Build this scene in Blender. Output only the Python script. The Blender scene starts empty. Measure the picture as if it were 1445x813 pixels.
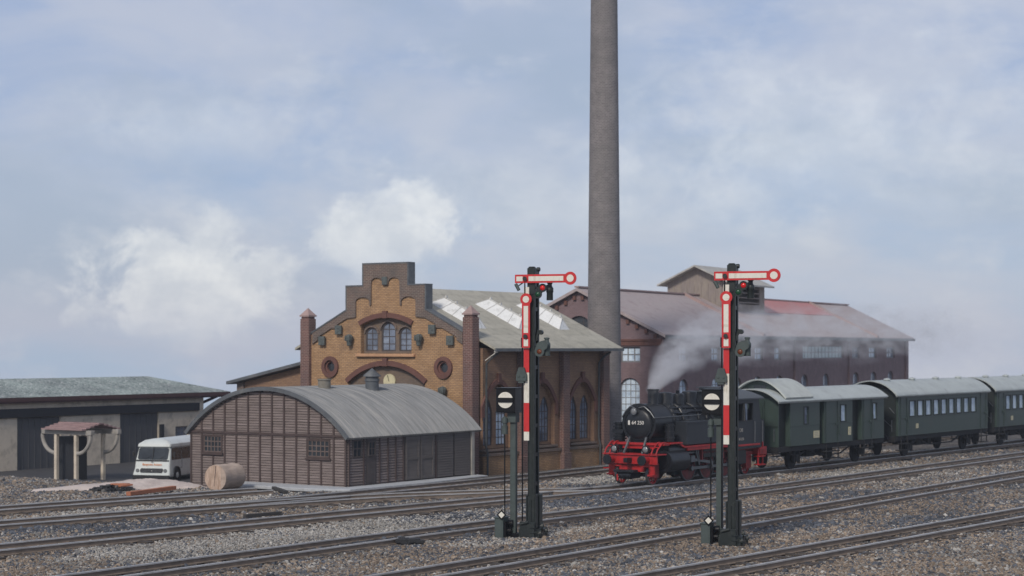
import bpy, bmesh, math, random
import numpy as np
from mathutils import Vector, Matrix
from mathutils.geometry import tessellate_polygon
random.seed(7)
R = math.radians
scene = bpy.context.scene
COL = scene.collection
PI = math.pi

# ------------------------------------------------------------------ helpers
class MB:
    """collects geometry for ONE mesh object"""
    def __init__(s): s.v = []; s.f = []; s.m = []
    def add(s, vs, fs, mi=0):
        o = len(s.v); s.v += [tuple(p) for p in vs]
        for f in fs: s.f.append(tuple(i + o for i in f)); s.m.append(mi)
        return s
    def box(s, x0, x1, y0, y1, z0, z1, mi=0):
        return s.add([(x0,y0,z0),(x1,y0,z0),(x1,y1,z0),(x0,y1,z0),(x0,y0,z1),(x1,y0,z1),(x1,y1,z1),(x0,y1,z1)],
              [(0,3,2,1),(4,5,6,7),(0,1,5,4),(1,2,6,5),(2,3,7,6),(3,0,4,7)], mi)
    def bar(s, p0, p1, w, h, mi=0, up=(0,0,1)):
        p0 = Vector(p0); p1 = Vector(p1); d = (p1-p0).normalized(); up = Vector(up)
        if abs(d.dot(up)) > .98: up = Vector((0,1,0))
        a = d.cross(up).normalized()*w/2; b = a.cross(d).normalized()*h/2
        c = [p0-a-b,p0+a-b,p0+a+b,p0-a+b,p1-a-b,p1+a-b,p1+a+b,p1-a+b]
        return s.add(c, [(0,3,2,1),(4,5,6,7),(0,1,5,4),(1,2,6,5),(2,3,7,6),(3,0,4,7)], mi)
    def cyl(s, p0, p1, r0, r1=None, n=16, mi=0):
        r1 = r0 if r1 is None else r1
        p0 = Vector(p0); p1 = Vector(p1); d = (p1-p0).normalized()
        up = Vector((0,0,1)) if abs(d.z) < .9 else Vector((1,0,0))
        a = d.cross(up).normalized(); b = d.cross(a)
        vs = []
        for p, r in ((p0,r0),(p1,r1)):
            for k in range(n):
                t = 2*PI*k/n; vs.append(p + a*(r*math.cos(t)) + b*(r*math.sin(t)))
        fs = [(k,(k+1)%n,n+(k+1)%n,n+k) for k in range(n)] + [tuple(range(n))[::-1], tuple(range(n,2*n))]
        return s.add(vs, fs, mi)
    def tube(s, pts, r, n=8, mi=0):
        pts = [Vector(p) for p in pts]; vs = []; fs = []
        rr = r if isinstance(r, (list,tuple)) else [r]*len(pts)
        ref = None
        for i, p in enumerate(pts):
            d = (pts[min(i+1,len(pts)-1)]-pts[max(i-1,0)]).normalized()
            if ref is None: ref = Vector((0,0,1)) if abs(d.z) < .9 else Vector((1,0,0))
            a = d.cross(ref).normalized(); b = a.cross(d).normalized(); ref = b
            for k in range(n):
                t = 2*PI*k/n; vs.append(p + a*(rr[i]*math.cos(t)) + b*(rr[i]*math.sin(t)))
        m = len(pts)
        for i in range(m-1):
            for k in range(n): fs.append((i*n+k, i*n+(k+1)%n, (i+1)*n+(k+1)%n, (i+1)*n+k))
        fs += [tuple(range(n))[::-1], tuple(range((m-1)*n, m*n))]
        return s.add(vs, fs, mi)
    def ring(s, c, axis, r0, r1, h, n=28, mi=0):
        """flat annulus of depth h along axis"""
        c = Vector(c); d = Vector(axis).normalized()
        up = Vector((0,0,1)) if abs(d.z) < .9 else Vector((1,0,0))
        a = d.cross(up).normalized(); b = d.cross(a); vs = []
        for off in (-h/2, h/2):
            for r in (r0, r1):
                for k in range(n):
                    t = 2*PI*k/n; vs.append(c + d*off + a*(r*math.cos(t)) + b*(r*math.sin(t)))
        fs = []
        for k in range(n):
            j = (k+1)%n
            fs += [(k,j,n+j,n+k),(2*n+k,3*n+k,3*n+j,2*n+j),(k,2*n+k,2*n+j,j),(n+k,n+j,3*n+j,3*n+k)]
        return s.add(vs, fs, mi)
    def lathe(s, prof, c=(0,0,0), n=24, mi=0):
        c = Vector(c); vs = []; m = len(prof)
        for r, z in prof:
            for k in range(n):
                t = 2*PI*k/n; vs.append((c.x+r*math.cos(t), c.y+r*math.sin(t), c.z+z))
        fs = [(i*n+k, i*n+(k+1)%n, (i+1)*n+(k+1)%n, (i+1)*n+k) for i in range(m-1) for k in range(n)]
        fs += [tuple(range(n))[::-1], tuple(range((m-1)*n, m*n))]
        return s.add(vs, fs, mi)
    def prism(s, outer, t0, t1, ax='xz', holes=(), mi=0):
        """extruded outline with holes; ax: plane of the outline"""
        mp = {'xz': lambda a,b,t: (a,t,b), 'yz': lambda a,b,t: (t,a,b), 'xy': lambda a,b,t: (a,b,t)}[ax]
        loops = [list(outer)] + [list(h) for h in holes]
        flat = [p for l in loops for p in l]
        tris = tessellate_polygon([[Vector((p[0],p[1],0)) for p in l] for l in loops])
        n = len(flat)
        vs = [mp(p[0],p[1],t0) for p in flat] + [mp(p[0],p[1],t1) for p in flat]
        fs = [tuple(t) for t in tris] + [tuple(i+n for i in t[::-1]) for t in tris]
        o = 0
        for l in loops:
            k = len(l)
            for i in range(k):
                j = (i+1)%k; fs.append((o+i, o+j, n+o+j, n+o+i))
            o += k
        return s.add(vs, fs, mi)
    def build(s, name, mats, parent=None, smooth=None, bevel=0, recalc=True, loc=None):
        me = bpy.data.meshes.new(name); me.from_pydata(s.v, [], s.f)
        if not isinstance(mats, (list,tuple)): mats = [mats]
        for m in mats: me.materials.append(m)
        if len(mats) > 1: me.polygons.foreach_set('material_index', s.m)
        if recalc:
            bm = bmesh.new(); bm.from_mesh(me); bmesh.ops.recalc_face_normals(bm, faces=bm.faces); bm.to_mesh(me); bm.free()
        if smooth:
            me.polygons.foreach_set('use_smooth', [True]*len(me.polygons)); me.set_sharp_from_angle(angle=R(smooth))
        me.update()
        o = bpy.data.objects.new(name, me); COL.objects.link(o)
        if parent: o.parent = parent
        if loc: o.location = loc
        if bevel:
            b = o.modifiers.new('bevel','BEVEL'); b.width = bevel; b.segments = 1; b.limit_method = 'ANGLE'; b.angle_limit = R(40)
        return o

def thing(name, label, cat, loc=(0,0,0), rotz=0, group=None):
    o = bpy.data.objects.new(name, None); COL.objects.link(o); o.empty_display_size = .3
    o.location = loc; o.rotation_euler = (0,0,rotz)
    return tag(o, label, cat, group)
def tag(o, label, cat, group=None, kind=None):
    o['label'] = label; o['category'] = cat
    if group: o['group'] = group
    if kind: o['kind'] = kind
    return o
def dup(root, loc, rotz, label, group=None):
    def cp(o, parent):
        c = o.copy(); COL.objects.link(c); c.parent = parent
        for k in ch.get(o.name, ()): cp(k, c)
        return c
    ch = {}
    for o in bpy.data.objects:
        if o.parent: ch.setdefault(o.parent.name, []).append(o)
    r = cp(root, None); r.location = loc; r.rotation_euler = (0,0,rotz); r['label'] = label
    if group: r['group'] = group
    return r
def textpart(name, txt, size, mat, parent, M, depth=.006):
    cu = bpy.data.curves.new(name, 'FONT'); cu.body = txt; cu.size = size; cu.extrude = depth; cu.align_x = 'CENTER'; cu.align_y = 'CENTER'
    o = bpy.data.objects.new(name+'_curve', cu); COL.objects.link(o)
    me = bpy.data.meshes.new_from_object(o.evaluated_get(bpy.context.evaluated_depsgraph_get()))
    bpy.data.objects.remove(o); bpy.data.curves.remove(cu)
    me.transform(M); me.materials.clear(); me.materials.append(mat); me.name = name
    p = bpy.data.objects.new(name, me); COL.objects.link(p); p.parent = parent
    return p

# ------------------------------------------------------------------ materials
def nodes(name):
    m = bpy.data.materials.new(name); m.use_nodes = True; nt = m.node_tree
    b = nt.nodes['Principled BSDF']; return m, nt, b
def N(nt, t, **kw):
    n = nt.nodes.new(t)
    for k, v in kw.items():
        if k in n.inputs: n.inputs[k].default_value = v
        else: setattr(n, k, v)
    return n
def L(nt, a, b): nt.links.new(a, b)
def ramp(nt, stops):
    r = nt.nodes.new('ShaderNodeValToRGB'); e = r.color_ramp.elements
    while len(e) > 1: e.remove(e[-1])
    e[0].position = stops[0][0]; e[0].color = (*stops[0][1],1) if len(stops[0][1]) == 3 else stops[0][1]
    for p, c in stops[1:]:
        k = e.new(p); k.color = (*c,1)
    return r
def mul(c, k): return tuple(max(0,min(1,x*k)) for x in c)
def pm(name, col, rough=.6, metal=0., var=.3, vs=2.5, bump=0., bs=30., dirt=None, damt=.5, dscale=1.2, stretch=(1,1,1), spec=.5):
    """painted / plain surface: base colour with wear, dirt patches of their own shape, fine bump"""
    m, nt, b = nodes(name)
    tc = N(nt,'ShaderNodeTexCoord'); mp = N(nt,'ShaderNodeMapping'); mp.inputs['Scale'].default_value = stretch
    L(nt, tc.outputs['Object'], mp.inputs['Vector'])
    n1 = N(nt,'ShaderNodeTexNoise', Scale=vs, Detail=6., Roughness=.65); L(nt, mp.outputs[0], n1.inputs['Vector'])
    r1 = ramp(nt, [(.25, mul(col,1-var)), (.5, col), (.75, mul(col,1+var*.7))]); L(nt, n1.outputs['Fac'], r1.inputs[0])
    out = r1.outputs[0]
    if dirt:
        n2 = N(nt,'ShaderNodeTexNoise', Scale=dscale, Detail=8., Roughness=.7); L(nt, mp.outputs[0], n2.inputs['Vector'])
        r2 = ramp(nt, [(.62-damt*.35,(0,0,0)), (.75,(1,1,1))]); L(nt, n2.outputs['Fac'], r2.inputs[0])
        mx = N(nt,'ShaderNodeMix', data_type='RGBA'); L(nt, r2.outputs[0], mx.inputs[0]); L(nt, out, mx.inputs[6])
        mx.inputs[7].default_value = (*dirt,1); out = mx.outputs[2]
    L(nt, out, b.inputs['Base Color'])
    rr = N(nt,'ShaderNodeMapRange'); rr.inputs['To Min'].default_value = max(.03,rough-.12); rr.inputs['To Max'].default_value = min(1,rough+.15)
    L(nt, n1.outputs['Fac'], rr.inputs[0]); L(nt, rr.outputs[0], b.inputs['Roughness'])
    b.inputs['Metallic'].default_value = metal; b.inputs['Specular IOR Level'].default_value = spec
    if bump:
        n3 = N(nt,'ShaderNodeTexNoise', Scale=bs, Detail=4.); L(nt, mp.outputs[0], n3.inputs['Vector'])
        bp = N(nt,'ShaderNodeBump', Strength=bump, Distance=.03); L(nt, n3.outputs['Fac'], bp.inputs['Height']); L(nt, bp.outputs[0], b.inputs['Normal'])
    return m
def brick(name, c1, c2, mortar, bw=.25, bh=.083, cyl=0., stain=None, samt=.4, sscale=.6, bump=.5, ms=.012):
    m, nt, b = nodes(name)
    tc = N(nt,'ShaderNodeTexCoord'); sp = N(nt,'ShaderNodeSeparateXYZ'); L(nt, tc.outputs['Object'], sp.inputs[0])
    if cyl:
        at = N(nt,'ShaderNodeMath', operation='ARCTAN2'); L(nt, sp.outputs[0], at.inputs[0]); L(nt, sp.outputs[1], at.inputs[1])
        u = N(nt,'ShaderNodeMath', operation='MULTIPLY'); L(nt, at.outputs[0], u.inputs[0]); u.inputs[1].default_value = cyl
    else:
        u = N(nt,'ShaderNodeMath', operation='ADD'); L(nt, sp.outputs[0], u.inputs[0]); L(nt, sp.outputs[1], u.inputs[1])
    cb = N(nt,'ShaderNodeCombineXYZ'); L(nt, u.outputs[0], cb.inputs[0]); L(nt, sp.outputs[2], cb.inputs[1])
    br = N(nt,'ShaderNodeTexBrick'); L(nt, cb.outputs[0], br.inputs['Vector'])
    br.inputs['Scale'].default_value = 1; br.inputs['Brick Width'].default_value = bw; br.inputs['Row Height'].default_value = bh
    br.inputs['Mortar Size'].default_value = ms; br.inputs['Mortar Smooth'].default_value = .3; br.inputs['Bias'].default_value = 0
    br.inputs['Color1'].default_value = (*c1,1); br.inputs['Color2'].default_value = (*c2,1); br.inputs['Mortar'].default_value = (*mortar,1)
    nz = N(nt,'ShaderNodeTexNoise', Scale=1.3, Detail=8., Roughness=.7); L(nt, tc.outputs['Object'], nz.inputs['Vector'])
    rv = ramp(nt, [(.3,(.72,.72,.74)),(.6,(1.0,1.0,1.0)),(.8,(1,1,1))]); L(nt, nz.outputs['Fac'], rv.inputs[0])
    mm = N(nt,'ShaderNodeMix', data_type='RGBA', blend_type='MULTIPLY'); mm.inputs[0].default_value = 1
    L(nt, br.outputs['Color'], mm.inputs[6]); L(nt, rv.outputs[0], mm.inputs[7]); out = mm.outputs[2]
    if stain:
        n2 = N(nt,'ShaderNodeTexNoise', Scale=sscale, Detail=9., Roughness=.72); L(nt, tc.outputs['Object'], n2.inputs['Vector'])
        r2 = ramp(nt, [(.66-samt*.4,(0,0,0)),(.74,(1,1,1))]); L(nt, n2.outputs['Fac'], r2.inputs[0])
        k = N(nt,'ShaderNodeMath', operation='MULTIPLY'); L(nt, r2.outputs[0], k.inputs[0]); k.inputs[1].default_value = .75
        mx = N(nt,'ShaderNodeMix', data_type='RGBA'); L(nt, k.outputs[0], mx.inputs[0]); L(nt, out, mx.inputs[6]); mx.inputs[7].default_value = (*stain,1); out = mx.outputs[2]
    L(nt, out, b.inputs['Base Color']); b.inputs['Roughness'].default_value = .85
    bp = N(nt,'ShaderNodeBump', Strength=bump, Distance=.02); bp.invert = True; L(nt, br.outputs['Fac'], bp.inputs['Height']); L(nt, bp.outputs[0], b.inputs['Normal'])
    return m

M = {}
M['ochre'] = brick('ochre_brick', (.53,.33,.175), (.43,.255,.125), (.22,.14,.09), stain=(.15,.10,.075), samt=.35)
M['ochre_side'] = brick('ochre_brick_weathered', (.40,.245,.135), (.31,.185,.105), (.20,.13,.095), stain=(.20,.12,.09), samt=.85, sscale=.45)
M['redbrick'] = brick('red_brick_trim', (.20,.095,.08), (.14,.07,.06), (.34,.25,.21), stain=(.12,.10,.095), samt=.5)
M['greybrick'] = brick('sooty_brick_trim', (.20,.125,.095), (.15,.105,.085), (.34,.28,.23), stain=(.10,.095,.09), samt=.75, sscale=.9)
M['infill'] = brick('infill_brick', (.22,.15,.10), (.18,.13,.10), (.22,.18,.14), stain=(.12,.10,.09), samt=.5)
M['factory'] = brick('factory_brick', (.245,.16,.165), (.20,.13,.135), (.29,.22,.22), stain=(.18,.125,.13), samt=.6, sscale=.3)
M['chimney'] = brick('chimney_brick', (.245,.22,.215), (.185,.165,.165), (.33,.31,.30), cyl=.95, stain=(.15,.145,.14), samt=.6, sscale=.35, bw=.26, bh=.09)
M['arch'] = pm('arch_brick', (.15,.07,.055), .85, bump=.5, bs=14)
M['capstone'] = pm('cap_stone', (.38,.27,.25), .8, var=.2)
M['slate'] = pm('slate_coping', (.105,.115,.125), .55, var=.3, dirt=(.2,.2,.19), damt=.3)
M['sill'] = pm('sandstone_sill', (.52,.30,.17), .8)
M['iron'] = pm('dark_iron', (.06,.065,.066), .55, var=.4)
M['verdigris'] = pm('weathered_bronze', (.10,.115,.11), .6, var=.5, vs=9)
def felt(name, col, ls=1.1):
    m = pm(name, col, .9, var=.16, vs=1.6, dirt=mul(col,.62), damt=.32, dscale=2.2)
    nt = m.node_tree; b = nt.nodes['Principled BSDF']; src = b.inputs['Base Color'].links[0].from_socket
    tc = N(nt,'ShaderNodeTexCoord'); sp = N(nt,'ShaderNodeSeparateXYZ'); L(nt, tc.outputs['Object'], sp.inputs[0]); cb = N(nt,'ShaderNodeCombineXYZ')
    L(nt, sp.outputs[1], cb.inputs[0]); L(nt, sp.outputs[0], cb.inputs[1])
    br = N(nt,'ShaderNodeTexBrick'); L(nt, cb.outputs[0], br.inputs['Vector']); br.inputs['Scale'].default_value = 1; br.inputs['Brick Width'].default_value = 2.3; br.inputs['Row Height'].default_value = .62
    br.inputs['Mortar Size'].default_value = .014; br.inputs['Color1'].default_value = (1,1,1,1); br.inputs['Color2'].default_value = (.86,.86,.85,1); br.inputs['Mortar'].default_value = (.72,.71,.70,1)
    mx = N(nt,'ShaderNodeMix', data_type='RGBA', blend_type='MULTIPLY'); mx.inputs[0].default_value = 1; L(nt, src, mx.inputs[6]); L(nt, br.outputs['Color'], mx.inputs[7]); L(nt, mx.outputs[2], b.inputs['Base Color'])
    return m
M['felt'] = felt('roof_felt', (.47,.445,.37))
M['tilepink'] = pm('pinkish_roof_tiles', (.44,.375,.365), .85, var=.2, vs=1.2, bump=.4, bs=9, dirt=(.28,.21,.21), damt=.4)
M['tilered'] = pm('new_red_roof_tiles', (.50,.215,.205), .75, var=.2, bump=.3, bs=9, dirt=(.42,.27,.26), damt=.35, dscale=1)
M['skylight'] = pm('skylight_glass', (.80,.81,.80), .25, var=.06, dirt=(.5,.5,.48), damt=.25, dscale=3)
M['bar_pale'] = pm('pale_glazing_bar', (.58,.58,.56), .6)
M['glass_dark'] = pm('dark_window_glass', (.035,.042,.05), .12, var=.5, vs=2)
M['glass_pale'] = pm('pale_window_glass', (.70,.82,.94), .2, var=.22, vs=2.2, dirt=(.25,.36,.5), damt=.4, dscale=1.2)  # pale blue base colour stands in for sky light showing in the panes
M['glass_hall'] = pm('hall_window_glass', (.17,.20,.26), .15, var=.6, vs=1.3, dirt=(.45,.52,.62), damt=.35, dscale=.9)
M['glass_green'] = pm('greenish_wired_glass', (.36,.48,.50), .3, var=.3, vs=.8)
M['frame'] = pm('window_frame', (.075,.062,.06), .7)
M['frame_w'] = pm('grey_window_frame', (.22,.22,.23), .7)
M['plank'] = pm('weathered_brown_planks', (.172,.138,.126), .85, var=.35, vs=3, stretch=(.35,.35,6), bump=.25, bs=18, dirt=(.33,.27,.26), damt=.52, dscale=2.0)
M['plankframe'] = pm('brown_glazing_bar', (.16,.12,.105), .8)
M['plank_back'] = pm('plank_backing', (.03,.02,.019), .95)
M['batten'] = pm('brown_batten', (.075,.052,.048), .8, var=.35)
M['shutter'] = pm('grey_shutter', (.122,.108,.102), .75, var=.3, stretch=(.4,.4,5))
M['zinc'] = pm('corrugated_zinc', (.215,.222,.225), .55, metal=.0, var=.45, vs=1.6, stretch=(.35,6,.35), dirt=(.37,.36,.34), damt=.42, dscale=1.1)
M['concrete'] = pm('platform_concrete', (.46,.48,.50), .9, var=.18, bump=.3, bs=12, dirt=(.25,.25,.25), damt=.3)
M['beam'] = pm('dark_beam', (.05,.047,.045), .85)
M['stucco'] = pm('beige_stucco', (.66,.58,.47), .95, var=.12, bump=.5, bs=30, dirt=(.3,.26,.21), damt=.35)
M['gdoor'] = pm('grey_sliding_door', (.085,.088,.096), .7, var=.15)
M['band'] = pm('dark_fascia_board', (.02,.022,.028), .6)
M['fascia'] = pm('oxblood_fascia', (.085,.042,.042), .8)
def gravel_mat(name, a, b_, c, sc):
    m, nt, b = nodes(name)
    tc = N(nt,'ShaderNodeTexCoord'); vo = N(nt,'ShaderNodeTexVoronoi', Scale=sc); L(nt, tc.outputs['Object'], vo.inputs['Vector'])
    sp = N(nt,'ShaderNodeSeparateColor'); L(nt, vo.outputs['Color'], sp.inputs[0])
    r = ramp(nt, [(.0,a),(.45,b_),(.8,b_),(1,c)]); L(nt, sp.outputs[0], r.inputs[0])
    nz = N(nt,'ShaderNodeTexNoise', Scale=.35, Detail=6.); L(nt, tc.outputs['Object'], nz.inputs['Vector'])
    rv = ramp(nt, [(.35,(.6,.6,.62)),(.65,(1,1,1))]); L(nt, nz.outputs['Fac'], rv.inputs[0])
    mm = N(nt,'ShaderNodeMix', data_type='RGBA', blend_type='MULTIPLY'); mm.inputs[0].default_value = 1
    L(nt, r.outputs[0], mm.inputs[6]); L(nt, rv.outputs[0], mm.inputs[7]); L(nt, mm.outputs[2], b.inputs['Base Color'])
    b.inputs['Roughness'].default_value = .9
    bp = N(nt,'ShaderNodeBump', Strength=.8, Distance=.06); bp.invert = True; L(nt, vo.outputs['Distance'], bp.inputs['Height']); L(nt, bp.outputs[0], b.inputs['Normal'])
    return m
M['roofgravel'] = gravel_mat('roof_gravel', (.22,.27,.25), (.40,.46,.43), (.6,.63,.6), 7)
M['ground'] = gravel_mat('ballast_ground', (.045,.045,.05), (.12,.105,.09), (.27,.24,.2), 9)
M['asphalt'] = pm('yard_asphalt', (.05,.05,.055), .85, var=.25, vs=1.5, bump=.4, bs=30, dirt=(.085,.083,.08), damt=.4)
M['vanpaint'] = pm('white_van_paint', (.66,.70,.68), .3, var=.06, dirt=(.5,.5,.47), damt=.25, dscale=1.5)
M['rubber'] = pm('black_rubber', (.02,.02,.022), .7)
M['chrome'] = pm('chrome', (.6,.6,.6), .2, metal=1, var=.1)
M['orange'] = pm('orange_lettering', (.75,.24,.05), .5, var=.1)
M['blackpaint'] = pm('loco_black_paint', (.012,.014,.018), .36, var=.4, vs=2.0, dirt=(.035,.038,.042), damt=.3, dscale=2, spec=.4)
M['greypaint'] = pm('tank_grey_black_paint', (.027,.032,.040), .45, var=.25, vs=1.2, spec=.4)
M['redpaint'] = pm('loco_red_paint', (.42,.016,.018), .45, var=.35, vs=4, dirt=(.14,.02,.02), damt=.3, dscale=3)
M['wheelred'] = pm('sooty_wheel_red', (.17,.014,.016), .55, var=.5, vs=4, dirt=(.03,.015,.015), damt=.5, dscale=3)
M['midred'] = pm('grimy_frame_red', (.27,.014,.016), .5, var=.4, vs=4, dirt=(.05,.015,.015), damt=.4, dscale=3)
M['tyre'] = pm('dark_tyre_steel', (.09,.09,.095), .45, metal=.5)
M['steel'] = pm('bright_steel', (.17,.18,.19), .38, metal=.6, var=.3)
M['lens'] = pm('lamp_glass', (.22,.23,.24), .2, var=.1)
M['white'] = pm('white_enamel', (.78,.76,.70), .4, var=.06)
M['cream'] = pm('cream_label', (.62,.56,.36), .6)
M['coach'] = pm('bottle_green_paint', (.043,.067,.057), .42, var=.2, vs=1.4, dirt=(.05,.062,.055), damt=.3)
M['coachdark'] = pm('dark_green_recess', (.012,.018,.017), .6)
M['coachroof'] = pm('pale_grey_coach_roof', (.46,.50,.49), .6, var=.15, vs=1.0, dirt=(.31,.33,.33), damt=.3)
M['cupolaroof'] = pm('lighter_cupola_roof', (.52,.55,.52), .6, var=.15, dirt=(.36,.38,.36), damt=.3)
M['under'] = pm('underframe_black', (.013,.013,.015), .75, var=.4)
M['sigred'] = pm('signal_red_enamel', (.60,.024,.026), .42, var=.16, vs=4, dirt=(.30,.03,.025), damt=.18, dscale=6, stretch=(1,1,.5))
M['sigwhite'] = pm('signal_cream_enamel', (.78,.75,.66), .45, var=.12, vs=5, dirt=(.45,.40,.31), damt=.2, dscale=5, stretch=(1,1,.4))
M['sigdark'] = pm('signal_dark_green_grey', (.019,.025,.024), .42, var=.35, vs=5, dirt=(.045,.05,.046), damt=.3, dscale=4, spec=.4)
M['siggrey'] = pm('signal_grey_green', (.062,.082,.078), .5, var=.25, vs=4, dirt=(.05,.06,.06), damt=.3, dscale=5)
M['sigblack'] = pm('signal_black', (.005,.005,.006), .35, var=.3, spec=.3)
M['lensred'] = pm('red_lens', (.70,.012,.012), .1, var=.15, vs=12)
M['lensgreen'] = pm('green_lens', (.012,.07,.03), .12, var=.2)
M['lensamber'] = pm('amber_lens', (.17,.045,.015), .12, var=.2)
M['wood_light'] = pm('pale_bark', (.50,.40,.33), .85, var=.35, vs=3, stretch=(1,.25,1), bump=.5, bs=12, dirt=(.25,.17,.13), damt=.4)
M['wood_end'] = pm('sawn_timber', (.62,.47,.37), .8, var=.45, vs=5, stretch=(3,1,.5), dirt=(.24,.14,.09), damt=.75, dscale=3.5)
M['sand'] = pm('pinkish_sand', (.60,.52,.475), .95, var=.2, vs=2, bump=.8, bs=14, dirt=(.4,.33,.31), damt=.35)
M['coal'] = pm('coal', (.02,.021,.024), .5, var=.5, vs=8)
M['terracotta'] = pm('terracotta_board', (.42,.16,.085), .8, var=.25)
M['oldpink'] = pm('faded_red_tile', (.34,.23,.225), .8)
M['timberlight'] = pm('greyed_timber', (.36,.34,.31), .85)

# --- rail steel: worn bright head, its lit side faces painted in; rust-brown web and foot
M['railtop'] = pm('rail_head', (.56,.55,.54), .36, metal=.3, var=.25, vs=.8, dirt=(.30,.26,.22), damt=.3, dscale=1.2)
M['railrust'] = pm('rail_rust', (.215,.17,.135), .8, var=.35, vs=3)
M['sleeper'] = pm('brown_sleeper', (.07,.058,.05), .9, var=.35, vs=3)

# ------------------------------------------------------------------ camera
EYE = 6.0; F = 2600.; CX = 722.5; HY = 490.
cam = bpy.data.cameras.new('camera'); co = bpy.data.objects.new('camera', cam); COL.objects.link(co)
co.location = (0,0,EYE); co.rotation_euler = (R(90),0,0)
cam.sensor_width = 36; cam.lens = 36*F/1445; cam.shift_y = (HY-406.5)/1445; cam.clip_end = 3000; cam.clip_start = .5
cam.dof.use_dof = True; cam.dof.focus_distance = 58; cam.dof.aperture_fstop = 1.0
scene.camera = co

def gnd(px, py, z=0.):
    """survey helper: the point at height z seen at a given bearing and dip from the survey station"""
    Y = (EYE-z)*F/(py-HY); return ((px-CX)/F*Y, Y)

# ------------------------------------------------------------------ terrain
C_, S_ = .824, .567
def smooth(a, b, x):
    t = np.clip((x-a)/(b-a), 0, 1); return t*t*(3-2*t)
def height(x, y):
    x = np.asarray(x, float); y = np.asarray(y, float)
    q = S_*x + C_*y; p = C_*x - S_*y
    return -.8*smooth(56.5, 63, q)*smooth(51, 60, -p) - .22*smooth(57.6,58.6,q)*smooth(50,51,-p)*(1-smooth(57.5,59.5,-p))
def vnoise(x, y, seed=0):
    """smooth value noise 0..1"""
    rs = np.random.RandomState(seed); T = rs.rand(64,64)
    xi = np.floor(x).astype(int); yi = np.floor(y).astype(int); fx = x-xi; fy = y-yi
    fx = fx*fx*(3-2*fx); fy = fy*fy*(3-2*fy)
    g = lambda a,b: T[a % 64, b % 64]
    return (g(xi,yi)*(1-fx)+g(xi+1,yi)*fx)*(1-fy) + (g(xi,yi+1)*(1-fx)+g(xi+1,yi+1)*fx)*fy
def grid(name, xs, ys, zf, mat, kind='structure'):
    X, Y = np.meshgrid(xs, ys); Z = zf(X, Y); nx = len(xs); ny = len(ys)
    v = np.stack([X.ravel(), Y.ravel(), Z.ravel()], 1)
    f = [(j*nx+i, j*nx+i+1, (j+1)*nx+i+1, (j+1)*nx+i) for j in range(ny-1) for i in range(nx-1)]
    me = bpy.data.meshes.new(name); me.from_pydata(v.tolist(), [], f); me.materials.append(mat)
    me.polygons.foreach_set('use_smooth', [True]*len(f)); me.update()
    o = bpy.data.objects.new(name, me); COL.objects.link(o); o['kind'] = kind
    return o
xs = np.concatenate([np.arange(-85,-32,3.), np.arange(-32,48,.5), np.arange(48,146,4.)])
ys = np.concatenate([np.arange(-6,42,4.), np.arange(42,112,.5), np.arange(112,174,3.)])
grid('ground', xs, ys, lambda x,y: height(x,y) + .05*(vnoise(x*.9,y*.9,3)-.5) + .06*(vnoise(x*.35,y*.35,4)-.5) - .06, M['ground'])
# asphalt yard in front of the garage: a sheet a little above the ground
def yard():
    us = np.arange(-40, 0.1, 1.); b = MB(); vs = []; fs = []
    ps = np.linspace(-92, -63.5, 30); qs = np.linspace(64.2, 100, 30)
    for q in qs:
        for p in ps:
            x = C_*p + S_*q; y = -S_*p + C_*q
            vs.append((x, y, float(height(x,y)) + .045))
    n = len(ps)
    for j in range(len(qs)-1):
        for i in range(n-1): fs.append((j*n+i, j*n+i+1, (j+1)*n+i+1, (j+1)*n+i))
    b.add(vs, fs); o = b.build('yard_road', M['asphalt'], recalc=False); o['kind'] = 'structure'
yard()

# ------------------------------------------------------------------ railway tracks
RT = .18
def curve(pts, step=.5):
    P = [Vector((*p,0)) for p in pts]; P = [P[0]*2-P[1]] + P + [P[-1]*2-P[-2]]; out = []
    for i in range(1, len(P)-2):
        n = max(2, int((P[i+1]-P[i]).length/step))
        for k in range(n):
            t = k/n; a,b,c,d = P[i-1],P[i],P[i+1],P[i+2]
            out.append(.5*((2*b)+(c-a)*t+(2*a-5*b+4*c-d)*t*t+(3*b-a-3*c+d)*t**3))
    out.append(P[-2]); return out
def ext(pts, a, b):
    p = [Vector((*q,0)) for q in pts]
    if a: p.insert(0, p[0] + (p[0]-p[1]).normalized()*a)
    if b: p.append(p[-1] + (p[-1]-p[-2]).normalized()*b)
    return [(q.x,q.y) for q in p]
G = .7175
TD = Vector((.589,.808,0)).normalized(); TN = Vector((TD.y,-TD.x,0))      # train axis (towards the rear) and its right-hand normal
T0 = Vector((2.48,74.49,0))
def px(l): return [gnd(a,b,RT) for a,b in l]
trk = {}
trk['T1'] = ext(px([(1121,778.7),(1291.6,748.5)]), 16, 22)
trk['T2'] = ext(px([(764,779.8),(920,754),(1048,734.2),(1291.6,693.2)]), 14, 22)
trk['T3'] = ext(px([(361,780.8),(540,756.7),(763,728.8),(920,709.8),(1045,692.8),(1291.6,660.3)]), 12, 22)
t4 = px([(150,756.2),(350,736.1),(540,718),(718,701.3)])
t4 += [tuple((T0+TD*s).xy) for s in (1.0, 8, 20, 34, 62)]
trk['T4'] = ext(t4, 10, 0)
trk['T4a'] = ext(px([(150,725.5),(350,710.3),(530,698.8),(700,692.2)]) + [tuple((T0+TD*s).xy) for s in (2.2, 7.5)], 14, 0)
trk['T5'] = px([(330,711),(430,701.5),(540,690.8),(718,673.7),(858,658.8)]); _l = Vector((*trk['T5'][-1],0)); trk['T5'] += [tuple((_l+TD*s).xy) for s in (12, 44)]
trk['T6'] = ext(px([(150,705.2),(250,698),(350,691),(374,689.6)]), 14, 0)
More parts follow.
